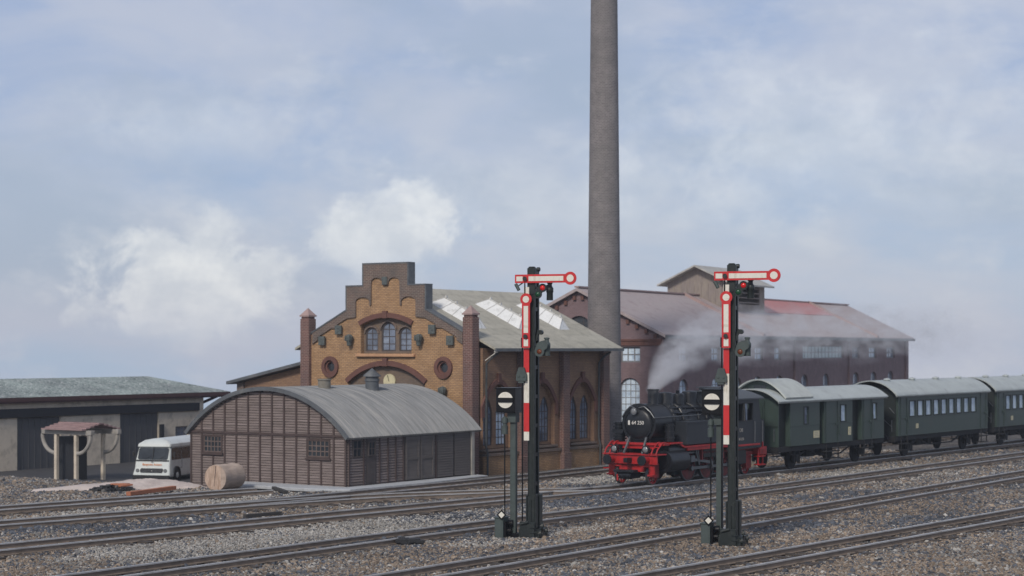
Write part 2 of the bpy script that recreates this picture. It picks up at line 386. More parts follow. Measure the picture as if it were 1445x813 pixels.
info = {'T1': 'nearest track, crossing the bottom right corner in front of the right signal mast', 'T2': 'straight track running right in front of both signal masts',
 'T3': 'track passing directly behind the signal masts', 'T4': 'track carrying the red and black steam train',
 'T4a': 'turnout track joining the train track from the left', 'T5': 'curved siding running along the brick hall side wall',
 'T6': 'short dead end track stopping at the shed platform'}
SAMPLES = []
sl_me = None
zoff = {'T1':0,'T2':0,'T3':0,'T4':0,'T4a':-.006,'T5':-.011,'T6':0}
for k, pts in trk.items():
    c = curve(pts); n = len(c)
    tg = [(c[min(i+1,n-1)]-c[max(i-1,0)]).normalized() for i in range(n)]
    nr = [Vector((t.y,-t.x,0)) for t in tg]
    SAMPLES.append(np.array([(q.x,q.y) for q in c]))
    t = thing('railway_track', info[k], 'railway track', (c[0].x,c[0].y,0), 0, 'railway tracks across the yard')
    o0 = Vector((c[0].x,c[0].y,0))
    prof = [(-.075,.0),(.075,.0),(.075,.02),(.018,.035),(.018,.125),(.042,.14),(.042,RT),(-.042,RT),(-.042,.14),(-.018,.125),(-.018,.035),(-.075,.02)]
    for sgn in (-1,1):
        b = MB(); vs = []; m = len(prof)
        for i in range(n):
            for a, z in prof:
                q = c[i] + nr[i]*(sgn*G + a) - o0; vs.append((q.x,q.y,z+zoff[k]))
        for i in range(n-1):
            for j in range(m):
                b.add([],[]) ; b.f.append((i*m+j, i*m+(j+1)%m, (i+1)*m+(j+1)%m, (i+1)*m+j)); b.m.append(1 if j in (5,6,7) else 0)  # head sides take the bright material too, painting in their lit look
        b.f += [tuple(range(m)), tuple(range((n-1)*m, n*m))]; b.m += [0,0]
        b.v = vs; b.build('rail', [M['railrust'], M['railtop']], t)
    if sl_me is None:
        b = MB(); b.box(-1.25,1.25,-.13,.13,-.12,.028); b.box(-G-.16,-G+.16,-.09,.09,.028,.04); b.box(G-.16,G+.16,-.09,.09,.028,.04)
        so = b.build('sleeper', M['sleeper'], bevel=.0); sl_me = so.data; bpy.data.objects.remove(so)
    acc = 0.; last = c[0]; cnt = 0; ln = sum((c[i+1]-c[i]).length for i in range(n-1)); sp = max(.72, ln/98)
    for i in range(1, n):
        acc += (c[i]-last).length; last = c[i]
        if acc >= sp and cnt < 99:
            acc -= sp; cnt += 1
            s_ = bpy.data.objects.new('sleeper', sl_me); COL.objects.link(s_); s_.parent = t
            s_.location = (c[i].x-o0.x + random.uniform(-.02,.02), c[i].y-o0.y, -.012 + random.uniform(-.008,.006)); s_.rotation_euler = (0,0,math.atan2(nr[i].y,nr[i].x)+random.uniform(-.02,.02))

# ------------------------------------------------------------------ ballast stones (stuff)
def stones():
    rs = np.random.RandomState(11)
    xs_, ys_ = [], []
    for y0, y1, dens in ((44,60,350),(60,75,260),(75,90,150),(90,108,75)):
        x0, x1 = -.31*y1-2, .31*y1+3; n = int((x1-x0)*(y1-y0)*dens)
        xs_.append(rs.uniform(x0,x1,n)); ys_.append(rs.uniform(y0,y1,n))
    x = np.concatenate(xs_); y = np.concatenate(ys_)
    keep = np.abs(x) < .31*y + 1.5
    q = S_*x + C_*y; p = C_*x - S_*y
    keep &= ~((q > 61) & (p < -51))                     # shed and yard behind it
    keep &= ~((q > 58.9) & (p < -50.2) & (p > -58)) & ~((q > 59.0) & (p < -49) & (p > -58))     # platform in front of the shed
    keep &= ~((p < -47.5) & (p > -51.5) & (q > 59.2) & (q < 71))
    keep &= ~((q > 71.6) & (p < -50.9))                 # brick hall
    x = x[keep]; y = y[keep]
    near = np.full(len(x), 9.); inside = np.zeros(len(x), bool)
    for s in SAMPLES:
        for a in range(0, len(x), 20000):
            d = np.sqrt(((x[a:a+20000,None]-s[None,:,0])**2 + (y[a:a+20000,None]-s[None,:,1])**2).min(1))
            near[a:a+20000] = np.minimum(near[a:a+20000], np.abs(d-G)); inside[a:a+20000] |= d < G
    k = near > .07; x = x[k]; y = y[k]; inside = inside[k]; near = near[k]
    n = len(x)
    # zones: dark slate-blue, brown, pale
    w = (vnoise(x*.22+3,y*.16,21)*.6 + vnoise(x*.7,y*.6,22)*.4); w2 = vnoise(x*.3+9,y*.2,23)*.6+vnoise(x*1.1,y*.9,24)*.4
    pal = np.array([(.045,.050,.060),(.085,.094,.112),(.18,.172,.16),(.15,.115,.085),(.26,.205,.155),(.33,.315,.29),(.43,.41,.38)])
    wt = np.stack([.35+9*np.clip(w-.55,0,1), .5+9*np.clip(w-.5,0,1), np.full(n,.9), .9+6*np.clip(w2-.45,0,1), .8+5*np.clip(w2-.45,0,1), np.full(n,.42), np.full(n,.1)], 1)
    def patch(lst):
        f = np.zeros(n)
        for pxa, pya, rx, ry in lst:
            X0,Y0 = gnd(pxa,pya); XL,YL = gnd(pxa-rx*.5, pya+rx*.5*.115); ax = np.array([X0-XL,Y0-YL]); la = np.hypot(*ax); ax /= la
            dx = x-X0; dy = y-Y0; al = dx*ax[0]+dy*ax[1]; ac = -dx*ax[1]+dy*ax[0]; hw = abs(gnd(pxa,pya-ry)[1]-Y0)*.55
            f = np.maximum(f, np.clip(1.5-np.sqrt((al/(2*la))**2+(ac/hw)**2)+1.1*(vnoise(x*1.2,y*1.2,30)-.5),0,1))
        return f
    pale = patch(((480,748,240,20),(330,765,160,16),(270,708,130,9),(610,740,60,8),(840,672,60,9),(1240,668,70,7),(690,766,40,5),(800,748,70,5))) * ~inside
    dark = patch(((655,727,60,9),(830,706,80,11),(950,690,60,7),(250,738,90,9),(640,752,60,8),(520,764,60,6),(1180,700,60,5),(1000,722,70,9),(1100,742,50,8),(60,745,60,10)))
    brown = patch(((880,738,110,16),(1180,765,100,14),(1010,770,90,14),(400,727,50,6),(1250,715,90,14),(1130,712,110,8),(640,775,80,10),(560,722,80,4)))
    fine = patch(((1150,710,200,14),(1100,690,160,8)))
    wt[:,5] += pale*9; wt[:,6] += pale*2.0; wt[:,2] += pale*5; wt[:,3] *= (1-pale*.9); wt[:,0] *= (1-.8*pale)
    wt[:,0] += dark*7; wt[:,1] += dark*8; wt[:,5] += dark*.8
    wt[:,3] += brown*5; wt[:,4] += brown*3.5; wt[:,0] += brown*1.2
    cw = np.cumsum(wt,1); r = rs.rand(n)*cw[:,-1]; idx = (r[:,None] > cw).sum(1)
    colr = pal[idx]*rs.uniform(.75,1.25,(n,1))*np.where(inside,.86,1.)[:,None]*(.92+.42*vnoise(x*.5+2,y*.45,41))[:,None]
    sc = rs.uniform(.021,.042,n)*(1+.22*smooth(58,95,y))*(1+.25*(pale < .2))*np.where(rs.rand(n) < .03, 1.8, 1.0)
    sc = np.where(idx < 2, sc*1.12, sc)*(1+.3*dark); sc = np.where(near < .14, sc*.6, sc)
    z = height(x,y) + .05*(vnoise(x*.9,y*.9,3)-.5) + .06*(vnoise(x*.35,y*.35,4)-.5) - .06 + rs.uniform(-.01,.035,n)*np.where(inside,.6,1)
    me = bpy.data.meshes.new('ballast_stones'); me.vertices.add(n); me.vertices.foreach_set('co', np.stack([x,y,z],1).astype(np.float32).ravel())
    a = me.attributes.new('stone_col','FLOAT_VECTOR','POINT'); a.data.foreach_set('vector', colr.astype(np.float32).ravel())
    a = me.attributes.new('stone_scale','FLOAT','POINT'); a.data.foreach_set('value', sc.astype(np.float32))
    a = me.attributes.new('stone_rot','FLOAT_VECTOR','POINT'); a.data.foreach_set('vector', rs.uniform(0,6.28,(n,3)).astype(np.float32).ravel())
    o = bpy.data.objects.new('ballast_stones', me); COL.objects.link(o); o['kind'] = 'stuff'
    o['label'] = 'loose grey, brown and slate blue ballast stones between the rails'; o['category'] = 'ballast'
    m, nt, b = nodes('ballast_stone'); at = N(nt,'ShaderNodeAttribute', attribute_type='INSTANCER', attribute_name='stone_col'); L(nt, at.outputs['Vector'], b.inputs['Base Color']); b.inputs['Roughness'].default_value = .8
    ng = bpy.data.node_groups.new('scatter','GeometryNodeTree'); ng.interface.new_socket('Geometry', in_out='INPUT', socket_type='NodeSocketGeometry'); ng.interface.new_socket('Geometry', in_out='OUTPUT', socket_type='NodeSocketGeometry')
    gi = ng.nodes.new('NodeGroupInput'); go = ng.nodes.new('NodeGroupOutput')
    jn = ng.nodes.new('GeometryNodeJoinGeometry')
    for sd in range(4):
        ic = ng.nodes.new('GeometryNodeMeshIcoSphere'); ic.inputs['Radius'].default_value = 1; ic.inputs['Subdivisions'].default_value = 2
        nz = ng.nodes.new('ShaderNodeTexNoise'); nz.noise_dimensions = '4D'; nz.inputs['W'].default_value = sd*7.3+1; nz.inputs['Scale'].default_value = .75; nz.inputs['Detail'].default_value = 1.
        vm = ng.nodes.new('ShaderNodeVectorMath'); vm.operation = 'SUBTRACT'; vm.inputs[1].default_value = (.5,.5,.5); ng.links.new(nz.outputs['Color'], vm.inputs[0])
        v2 = ng.nodes.new('ShaderNodeVectorMath'); v2.operation = 'SCALE'; v2.inputs['Scale'].default_value = 2.6; ng.links.new(vm.outputs[0], v2.inputs[0])
        spn = ng.nodes.new('GeometryNodeSetPosition'); ng.links.new(ic.outputs['Mesh'], spn.inputs['Geometry']); ng.links.new(v2.outputs[0], spn.inputs['Offset'])
        sm = ng.nodes.new('GeometryNodeSetMaterial'); sm.inputs['Material'].default_value = m; ng.links.new(spn.outputs[0], sm.inputs['Geometry'])
        gt = ng.nodes.new('GeometryNodeGeometryToInstance'); ng.links.new(sm.outputs[0], gt.inputs[0]); ng.links.new(gt.outputs[0], jn.inputs[0])
    ip = ng.nodes.new('GeometryNodeInstanceOnPoints'); ip.inputs['Pick Instance'].default_value = True
    ng.links.new(gi.outputs[0], ip.inputs['Points']); ng.links.new(jn.outputs[0], ip.inputs['Instance'])
    ri = ng.nodes.new('FunctionNodeRandomValue'); ri.data_type = 'INT'; ri.inputs['Min'].default_value if False else None
    for i_ in ri.inputs:
        if i_.type == 'INT' and i_.name == 'Min': i_.default_value = 0
        if i_.type == 'INT' and i_.name == 'Max': i_.default_value = 3
    ng.links.new([o_ for o_ in ri.outputs if o_.type == 'INT'][0], ip.inputs['Instance Index'])
    def attr(nm, ty):
        g = ng.nodes.new('GeometryNodeInputNamedAttribute'); g.data_type = ty; g.inputs['Name'].default_value = nm; return g.outputs['Attribute']
    cv = ng.nodes.new('ShaderNodeCombineXYZ'); sca = attr('stone_scale','FLOAT'); ng.links.new(sca, cv.inputs[0]); ng.links.new(sca, cv.inputs[1])
    mz = ng.nodes.new('ShaderNodeMath'); mz.operation = 'MULTIPLY'; mz.inputs[1].default_value = .8; ng.links.new(sca, mz.inputs[0]); ng.links.new(mz.outputs[0], cv.inputs[2])
    e2 = ng.nodes.new('FunctionNodeEulerToRotation'); ng.links.new(attr('stone_rot','FLOAT_VECTOR'), e2.inputs[0]); ng.links.new(e2.outputs[0], ip.inputs['Rotation'])
    ng.links.new(cv.outputs[0], ip.inputs['Scale']); ng.links.new(ip.outputs[0], go.inputs[0])
    md = o.modifiers.new('scatter','NODES'); md.node_group = ng
    print('stones', n)
stones()

# ------------------------------------------------------------------ outlines
def archpoly(x0, x1, z0, zs, zt, n=12):
    """rectangle with an elliptical head"""
    c = (x0+x1)/2; a = (x1-x0)/2; h = zt-zs
    return [(x0,z0),(x1,z0)] + [(c+a*math.cos(PI*k/n), zs+h*math.sin(PI*k/n)) for k in range(n+1)]
def pointed(x0, x1, z0, zs, zt, n=8):
    c = (x0+x1)/2; a = (x1-x0)/2; h = zt-zs; p = [(x0,z0),(x1,z0)]
    for k in range(n+1):
        t = k/n; p.append((x1-a*t, zs+h*math.sin(t*PI/2)**.9))
    for k in range(1,n+1):
        t = 1-k/n; p.append((x0+a*t, zs+h*math.sin(t*PI/2)**.9))
    return p
def circ(cx, cz, r, n=24): return [(cx+r*math.cos(2*PI*k/n), cz+r*math.sin(2*PI*k/n)) for k in range(n)]
def archband(x0, x1, zs, zt, w, n=14, legs=0.):
    """ring of voussoirs following an elliptical head"""
    c = (x0+x1)/2; a = (x1-x0)/2; h = zt-zs
    o = [(c+(a+w)*math.cos(PI*k/n), zs+(h+w)*math.sin(PI*k/n)) for k in range(n+1)]
    i = [(c+a*math.cos(PI*k/n), zs+h*math.sin(PI*k/n)) for k in range(n,-1,-1)]
    if legs: o = [(c+a+w, zs-legs)] + o + [(c-a-w, zs-legs)]; i = [(c-a, zs-legs)] + i + [(c+a, zs-legs)]
    return o + i
def segband(hw, zs, zt, w, n=14, cx=0.):
    """segmental arch: from (+-hw, zs) rising to zt, band width w above it"""
    h = zt-zs; Rr = (hw*hw+h*h)/(2*h); zc = zt-Rr; t0 = math.asin(hw/Rr)
    o = [(cx+(Rr+w)*math.sin(t0-2*t0*k/n), zc+(Rr+w)*math.cos(t0-2*t0*k/n)) for k in range(n+1)]
    i = [(cx+Rr*math.sin(-t0+2*t0*k/n), zc+Rr*math.cos(-t0+2*t0*k/n)) for k in range(n+1)]
    return o + i
def segpoly(hw, z0, zs, zt, n=14, cx=0.):
    h = zt-zs; Rr = (hw*hw+h*h)/(2*h); zc = zt-Rr; t0 = math.asin(hw/Rr)
    return [(cx-hw,z0),(cx+hw,z0)] + [(cx+Rr*math.sin(t0-2*t0*k/n), zc+Rr*math.cos(t0-2*t0*k/n)) for k in range(n+1)]
def window(parent, x0, x1, z0, z1, at, ax='xz', nx=2, nz=3, glass='glass_hall', frame='frame', head=None, bar=.035, fw=.06, depth=.06, sgn=1):
    """frame with glazing bars and a pane behind; head: list of outline points for arched lights"""
    outer = head or [(x0,z0),(x1,z0),(x1,z1),(x0,z1)]
    c = (sum(p[0] for p in outer)/len(outer), (z0+z1)/2)
    inner = []
    for p in outer:
        dx = c[0]-p[0]; dz = c[1]-p[1]; inner.append((p[0]+math.copysign(min(fw,abs(dx)),dx), p[1]+math.copysign(min(fw,abs(dz)),dz)*(1 if not head else min(1,abs(dz)/max(1e-6,(z1-z0)*.5)))))
    b = MB(); b.prism(outer, at, at+depth, ax, [inner])
    def top(x):
        if not head: return z1
        best = z0; n = len(outer)
        for i in range(n):
            a, d = outer[i], outer[(i+1)%n]
            if min(a[0],d[0])-1e-6 <= x <= max(a[0],d[0])+1e-6 and abs(a[0]-d[0]) > 1e-6:
                best = max(best, a[1]+(d[1]-a[1])*(x-a[0])/(d[0]-a[0]))
        return best
    def bx(a0,a1,c0,c1,t0,t1):
        if ax == 'xz': b.box(a0,a1,t0,t1,c0,c1)
        else: b.box(t0,t1,a0,a1,c0,c1)
    for i in range(1,nx):
        x = x0+(x1-x0)*i/nx; bx(x-bar/2,x+bar/2,z0+.01,top(x)-.02,at+.012,at+depth-.012)
    for j in range(1,nz):
        z = z0+(z1-z0)*j/nz; hw = (x1-x0)/2-.02
        if head:
            xs_ = [x for x in np.linspace(x0,x1,41) if top(x) > z+.02]
            if not xs_: continue
            hw = max(.05,(max(xs_)-min(xs_))/2-.02)
        cx = (x0+x1)/2; bx(cx-hw,cx+hw,z-bar/2,z+bar/2,at+.015,at+depth-.015)
    f = b.build('window', M[frame], parent)
    p = MB(); t0 = at+depth*.55 if sgn > 0 else at+depth*.25
    p.prism([(q[0]+(c[0]-q[0])*.02, q[1]+(c[1]-q[1])*.02) for q in outer], t0, t0+.012, ax); p.build('pane', M[glass], f)
    return f

# ------------------------------------------------------------------ brick hall with stepped gable
RB = -math.atan2(S_, C_)
Hk = 1.03; H0 = Vector((-1.4*Hk - C_*5.85, 85.7*Hk + S_*5.85, 0))
hall = thing('brick_hall', 'yellow brick works hall with stepped gable, dark corner piers and long grey skylit roof', 'building', H0, RB)
zb = -1.1
outl = [(-5.15,zb),(5.15,zb),(5.15,6.5),(4.75,6.7),(2.47,7.83),(2.47,9.04),(1.39,9.04),(1.39,10.13),(-1.39,10.13),(-1.39,9.04),(-2.47,9.04),(-2.47,7.83),(-4.75,6.7),(-5.15,6.5)]
wz = segpoly(1.6,5.68,7.08,7.45); dz = segpoly(2.42,zb+.3,4.2,5.08)
rnds = [circ(s*3.58,5.0,.34) for s in (-1,1)]
b = MB(); b.prism(outl, 0, .4, 'xz', [wz, dz]+rnds); b.build('gable_wall', M['ochre'], hall)
# dark brick border of the gable: real relief with scalloped lower edge
def scal():
    r = [(4.75,6.15),(4.4,6.35),(4.4,6.5),(3.5,6.95),(3.1,6.95),(3.1,7.15),(2.45,7.45),(1.9,7.5),(1.9,8.25)]
    r += [(1.45+.45*math.cos(PI*k/8), 8.28+.22*math.sin(PI*k/8)) for k in range(9)]
    r += [(1.0,8.1),(.98,8.05),(.92,8.1),(.9,9.2)]
    r += [(.55+.35*math.cos(PI*k/8), 9.24+.22*math.sin(PI*k/8)) for k in range(9)]
    r += [(.18,9.12),(.06,9.06)]
    return r
inn = scal(); inn = inn + [(-a,z) for a,z in inn[::-1]]
top_o = [(-4.75,6.7),(-2.47,7.83),(-2.47,9.04),(-1.39,9.04),(-1.39,10.13),(1.39,10.13),(1.39,9.04),(2.47,9.04),(2.47,7.83),(4.75,6.7)]
b = MB(); b.prism(top_o + inn, -.085, -.002, 'xz'); b.build('gable_border', M['greybrick'], hall)
b = MB()
for s in (-1,1):
    for x, z in ((2.95,6.9),(4.05,6.35)):
        b.box(s*x-.2,s*x+.2,-.2,-.088,z-.25,z+.2); b.ring((s*x,-.205,z),(0,1,0),.05,.11,.02,12)
b.box(-.16,.16,-.15,-.088,9.1,9.5)
b.build('corbel', M['verdigris'], hall, bevel=.015)
b = MB()
for s in (-1,1):
    b.box(s*1.39-.14 if s>0 else -1.45, 1.45 if s>0 else -1.39+.14, -.10,.50,10.131,10.2) if 0 else None
b.box(-1.46,1.46,-.10,.48,10.132,10.21)
for s in (-1,1):
    x0,x1 = sorted((s*1.393,s*1.47)); b.box(x0,x1,-.09,.47,9.045,10.131)
    x0,x1 = sorted((s*1.472,s*2.55)); b.box(x0,x1,-.10,.48,9.042,9.115)
    x0,x1 = sorted((s*2.473,s*2.55)); b.box(x0,x1,-.09,.47,7.80,9.041)
    b.bar((s*2.55,.19,7.85),(s*5.0,.19,6.64),.56,.08)
b.build('coping', M['slate'], hall, bevel=.012)
for s in (-1,1):
    b = MB(); x = s*5.15; b.box(x-.29,x+.29,-.22,.36,zb,7.45); b.box(x-.25,x+.25,-.18,.32,7.45,7.56)
    p = b.build('corner_pier', M['redbrick'], hall, bevel=.02)
    b = MB(); b.box(x-.31,x+.31,-.24,.38,7.56,7.64)
    b.add([(x-.29,-.22,7.64),(x+.29,-.22,7.64),(x+.29,.36,7.64),(x-.29,.36,7.64),(x,.07,8.02)],[(0,1,4),(1,2,4),(2,3,4),(3,0,4),(3,2,1,0)])
    b.build('pier_cap', M['capstone'], p)
b = MB(); b.prism(segband(1.62,7.08,7.47,.24), -.1, .10, 'xz'); b.box(-.13,.13,-.14,.09,7.44,7.80); b.build('window_arch', M['arch'], hall)
b = MB(); b.prism(segband(2.42,4.2,5.08,.25), -.1, .10, 'xz'); b.box(-.15,.15,-.14,.09,5.05,5.46); b.build('door_arch', M['arch'], hall)
heads = [archpoly(-1.47,-.67,5.8,6.68,7.0), archpoly(-.45,.45,5.8,6.88,7.26), archpoly(.67,1.47,5.8,6.68,7.0)]
b = MB(); b.prism(segpoly(1.59,5.69,7.07,7.44), .22, .34, 'xz', heads); b.build('window_infill', M['infill'], hall)
for (x0,x1,zs_,zt) in ((-1.47,-.67,6.68,7.0),(-.45,.45,6.88,7.26),(.67,1.47,6.68,7.0)):
    window(hall, x0, x1, 5.8, zt, .25, 'xz', 2, 4, 'glass_hall', 'frame', head=archpoly(x0,x1,5.8,zs_,zt), fw=.07)
    b = MB(); b.prism(archband(x0,x1,zs_,zt,.09), .16,.218,'xz'); b.build('window_hood', M['greybrick'], hall)
b = MB(); b.box(-1.85,1.85,-.17,.2,5.52,5.67); b.build('window_sill', M['sill'], hall, bevel=.02)
for s in (-1,1):
    b = MB(); b.ring((s*3.58,-.04,5.0),(0,1,0),.34,.54,.14,28); b.ring((s*3.58,.06,5.0),(0,1,0),.24,.345,.12,28)
    rw = b.build('round_window', M['arch'], hall, smooth=40); b = MB(); b.prism(circ(s*3.58,5,.3),.12,.14,'xz'); b.build('pane', M['glass_dark'], rw)
b = MB(); b.prism(segpoly(2.41,2.9,4.2,5.07), .18, .3, 'xz'); b.build('door_infill', M['infill'], hall)
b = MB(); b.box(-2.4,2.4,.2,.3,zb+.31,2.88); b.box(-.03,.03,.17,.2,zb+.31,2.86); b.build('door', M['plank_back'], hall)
b = MB(); b.prism(circ(.12,4.3,.37), .10, .175, 'xz'); ck = b.build('clock', M['cream'], hall)
b = MB(); b.bar((.12,.085,4.3),(.02,.085,4.6),.015,.02); b.build('clock_hands', M['sigblack'], ck)
for s, z in ((-1,6.35),(1,6.35),(-1,3.8),(1,3.8)):
    x = s*(2.2 if z > 5 else 3.65); b = MB()
    b.lathe([(.05,-.3),(.12,-.26),(.13,-.1),(.19,.0),(.21,.16),(.14,.26),(.05,.3)], (x,-.2,z), 10); b.bar((x,-.01,z+.08),(x,-.2,z+.08),.08,.06)
    for d in (-.13,0,.13): b.cyl((x+d,-.37,z-.02),(x+d,-.36,z+.24),.035,n=6)
    b.build('wall_ornament', M['verdigris'], hall, smooth=40)
# side wall (local +x side), ground falls away behind it
SL = 11.5; SX = 5.55
open_ = [pointed(c-1.22,c+1.22,1.05,3.15,4.2) for c in (1.75,5.6,9.4)]
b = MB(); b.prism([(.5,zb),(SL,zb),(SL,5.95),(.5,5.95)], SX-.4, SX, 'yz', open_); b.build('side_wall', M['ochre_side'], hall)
b = MB(); b.box(SX-.4,SX+.10,.5,SL,zb,.72); b.build('plinth', M['ochre'], hall)
b = MB(); b.box(SX-.3,SX+.17,.5,SL,.722,.86); b.build('string_course', M['greybrick'], hall)
for y in (3.4,7.25,11.15):
    b = MB(); b.box(SX+.002,SX+.28,y,y+.6,zb,5.9); b.box(SX+.002,SX+.34,y-.05,y+.65,zb,.6); b.build('pilaster', M['redbrick'], hall, bevel=.015)
for c in (1.75,5.6,9.4):
    o = pointed(c-1.22,c+1.22,3.15,3.15,4.2)[1:]; i = pointed(c-1.44,c+1.44,3.15,3.15,4.46)[1:]
    b = MB(); b.prism([(c+1.44,2.6)]+i+[(c-1.44,2.6),(c-1.22,2.6)]+o[::-1]+[(c+1.22,2.6)], SX+.002, SX+.10, 'yz'); b.box(SX+.002,SX+.15,c-.12,c+.12,4.3,4.72); b.build('window_arch', M['arch'], hall)
    lz = [pointed(c+s*.58-.42,c+s*.58+.42,1.2,2.85,3.5) for s in (-1,1)]
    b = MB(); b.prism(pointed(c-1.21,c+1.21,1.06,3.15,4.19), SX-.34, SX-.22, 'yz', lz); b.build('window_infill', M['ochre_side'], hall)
    for s, h in zip((-1,1), lz):
        pale = (c == 5.6 and s < 0) or (c == 1.75 and s > 0)
        window(hall, c+s*.58-.42, c+s*.58+.42, 1.2, 3.5, SX-.32, 'yz', 3, 6, 'glass_pale' if pale else 'glass_hall', 'frame', head=h, sgn=-1)
    b = MB(); b.box(SX-.25,SX+.16,c-1.3,c+1.3,.93,1.05); b.build('window_sill', M['greybrick'], hall, bevel=.015)
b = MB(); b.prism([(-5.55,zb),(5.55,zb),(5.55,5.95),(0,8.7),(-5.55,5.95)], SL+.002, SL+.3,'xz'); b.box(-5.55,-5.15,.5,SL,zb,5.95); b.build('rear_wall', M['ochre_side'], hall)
zr = lambda x: 9.0 - .478*abs(x)
b = MB(); Y0, Y1 = .41, SL+.75
for s in (-1,1):
    X = s*6.35; b.add([(0,Y0,zr(0)),(X,Y0,zr(X)),(X,Y1,zr(X)),(0,Y1,zr(0)),(0,Y0,zr(0)-.12),(X,Y0,zr(X)-.12),(X,Y1,zr(X)-.12),(0,Y1,zr(0)-.12)],
          [(0,1,2,3),(4,7,6,5),(0,4,5,1),(1,5,6,2),(2,6,7,3),(0,3,7,4)])
rf = b.build('roof', M['felt'], hall)
def skyl(yc):
    b = MB(); x0, x1, w, h = 1.6, 4.35, .5, .46; n = 4
    A = Vector((x0,yc,zr(x0)+.0)); B = Vector((x1,yc,zr(x1)))
    up = Vector((.43,0,.9)).normalized()
    vs = [A+Vector((0,-w,0)), A+Vector((0,w,0)), B+Vector((0,w,0)), B+Vector((0,-w,0)), A+up*h+Vector((.35,0,-.17)), B+up*h+Vector((-.35,0,.17))]
    b.add(vs,[(0,1,2,3),(0,3,5,4),(1,4,5,2),(0,4,1),(3,2,5)]); sk = b.build('skylight', M['skylight'], rf)
    b = MB(); b.bar(vs[4]+up*.02, vs[5]+up*.02, .06,.05)
    for k in range(n+1):
        t = k/n; e = vs[0].lerp(vs[3],t)+up*.01; r_ = vs[4].lerp(vs[5],t)+up*.015; b.bar(e,r_,.035,.03); e = vs[1].lerp(vs[2],t)+up*.01; b.bar(e,r_,.035,.03)
    for s in (.05,.35,.65,.95): q = vs[4].lerp(vs[5],s); b.box(q.x-.05,q.x+.05,q.y-.05,q.y+.05,q.z+.02,q.z+.15)
    b.build('glazing_bars', M['bar_pale'], sk)
for yc in (2.0,5.85,9.6): skyl(yc)
b = MB(); b.box(6.3,6.42,Y0,Y1,zr(6.35)-.17,zr(6.35)-.03); b.build('gutter', M['slate'], hall)
for y in (.62,10.9):
    b = MB(); b.tube([(6.3,y+.2,5.75),(6.0,y+.1,5.55),(5.68,y,5.2),(5.66,y,1.2),(5.75,y,.9),(5.75,y,zb)],.055,8); b.build('downpipe', M['iron'], hall, smooth=40)
b = MB(); b.lathe([(.02,0),(.1,.03),(.11,.1),(.05,.2)],(6.25,.62,5.72),10); b.bar((5.6,.62,5.35),(6.25,.62,5.75),.03,.03); b.build('wall_lamp', M['white'], hall)
# lean-to annexe on the far side
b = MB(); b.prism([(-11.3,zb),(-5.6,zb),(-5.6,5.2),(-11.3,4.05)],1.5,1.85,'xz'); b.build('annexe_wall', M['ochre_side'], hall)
b = MB(); b.box(-11.32,-10.85,1.38,1.84,zb,4.1); b.box(-11.3,-11.0,1.86,9,zb,4.05); b.build('annexe_pier', M['greybrick'], hall)
b = MB(); b.prism([(-11.75,4.0),(-5.62,5.25),(-5.62,5.42),(-11.75,4.16)],1.0,9.4,'xz'); b.build('annexe_roof', M['slate'], hall)

# ------------------------------------------------------------------ tall chimney
ch = thing('factory_chimney', 'very tall round tapering brick chimney rising behind the yellow hall out of the picture', 'chimney', (5.2,104,-.2), 0)
b = MB(); prof = [(1.14,0),(1.14,.9),(1.04,1.0)] + [(1.0-.0095*z, z) for z in np.linspace(1.05,27.6,20)] + [(.86,27.7),(.9,28.1),(.82,28.3),(.6,28.3),(.58,27.0)]
b.lathe(prof, n=48); b.build('shaft', M['chimney'], ch, smooth=35)
b = MB()
b.lathe([(.875,12.55),(.889,12.57),(.889,12.63),(.875,12.65)], n=48); b.build('iron_band', M['chimney'], ch, smooth=35)

# ------------------------------------------------------------------ red factory behind
RF = -math.atan2(.466,.884)
fac = thing('red_factory', 'long dark red brick factory with pinkish tiled roof and a wooden roof ventilator', 'building', (9.05,112,0), RF)
FW, FL, ez, rz = 11.04, 54., 6.85, 9.55
gw = [(-4.0,-2.1,5.02,6.02)]
b = MB()
hs = [[(-2.68,5.08),(-1.36,5.08),(-1.36,6.02),(-2.68,6.02)], archpoly(-2.72,-1.4,1.3,3.5,4.12), circ(-5.52,7.75,.0) if 0 else archpoly(-6.3,-4.75,6.6,7.3,7.95), archpoly(-6.2,-4.9,1.3,3.5,4.12), archpoly(-9.6,-8.3,1.3,3.5,4.12)]
b.prism([(-FW,zb),(0,zb),(0,ez),(-FW/2,rz-.1),(-FW,ez)],0,.4,'xz',hs); b.build('gable_wall', M['factory'], fac)
window(fac,-2.68,-1.36,5.08,6.02,.12,'xz',3,2,'glass_pale','frame_w',bar=.07,fw=.09)
for x in (-2.72,-6.2,-9.6):
    window(fac,x,x+1.32 if x > -6 else x+1.3,1.3,4.12,.12,'xz',4,7,'glass_pale','frame_w',head=archpoly(x,x+(1.32 if x>-6 else 1.3),1.3,3.5,4.12),bar=.04,fw=.06)
window(fac,-6.3,-4.75,6.6,7.95,.15,'xz',3,3,'glass_dark','frame',head=archpoly(-6.3,-4.75,6.6,7.3,7.95))
b = MB(); b.box(-FW-.05,.06,-.12,-.002,6.38,6.5); b.box(-FW-.02,.03,-.07,-.002,6.1,6.378); b.build('cornice', M['arch'], fac)
b = MB()
for s in (-1,1):
    for k in range(9):
        t = k/9+.05; x = -FW/2+s*FW/2*t; z = rz-.22-(rz-ez)*t; b.box(x-.10,x+.10,-.14,-.002,z-.26,z)
b.build('gable_dentils', M['arch'], fac)
up = [(2.85,4.35),(8.3,9.8),(16.3,18.0),(20.3,21.7),(38.3,40.3),(42.9,45.0),(47.9,50.3)]
lo = [(2.85,4.35),(8.3,9.9),(12.2,13.8),(16.1,17.7),(20.5,22.1),(26,27.6),(31,32.6),(38.5,40.2),(43.3,45.0),(48.2,49.9)]
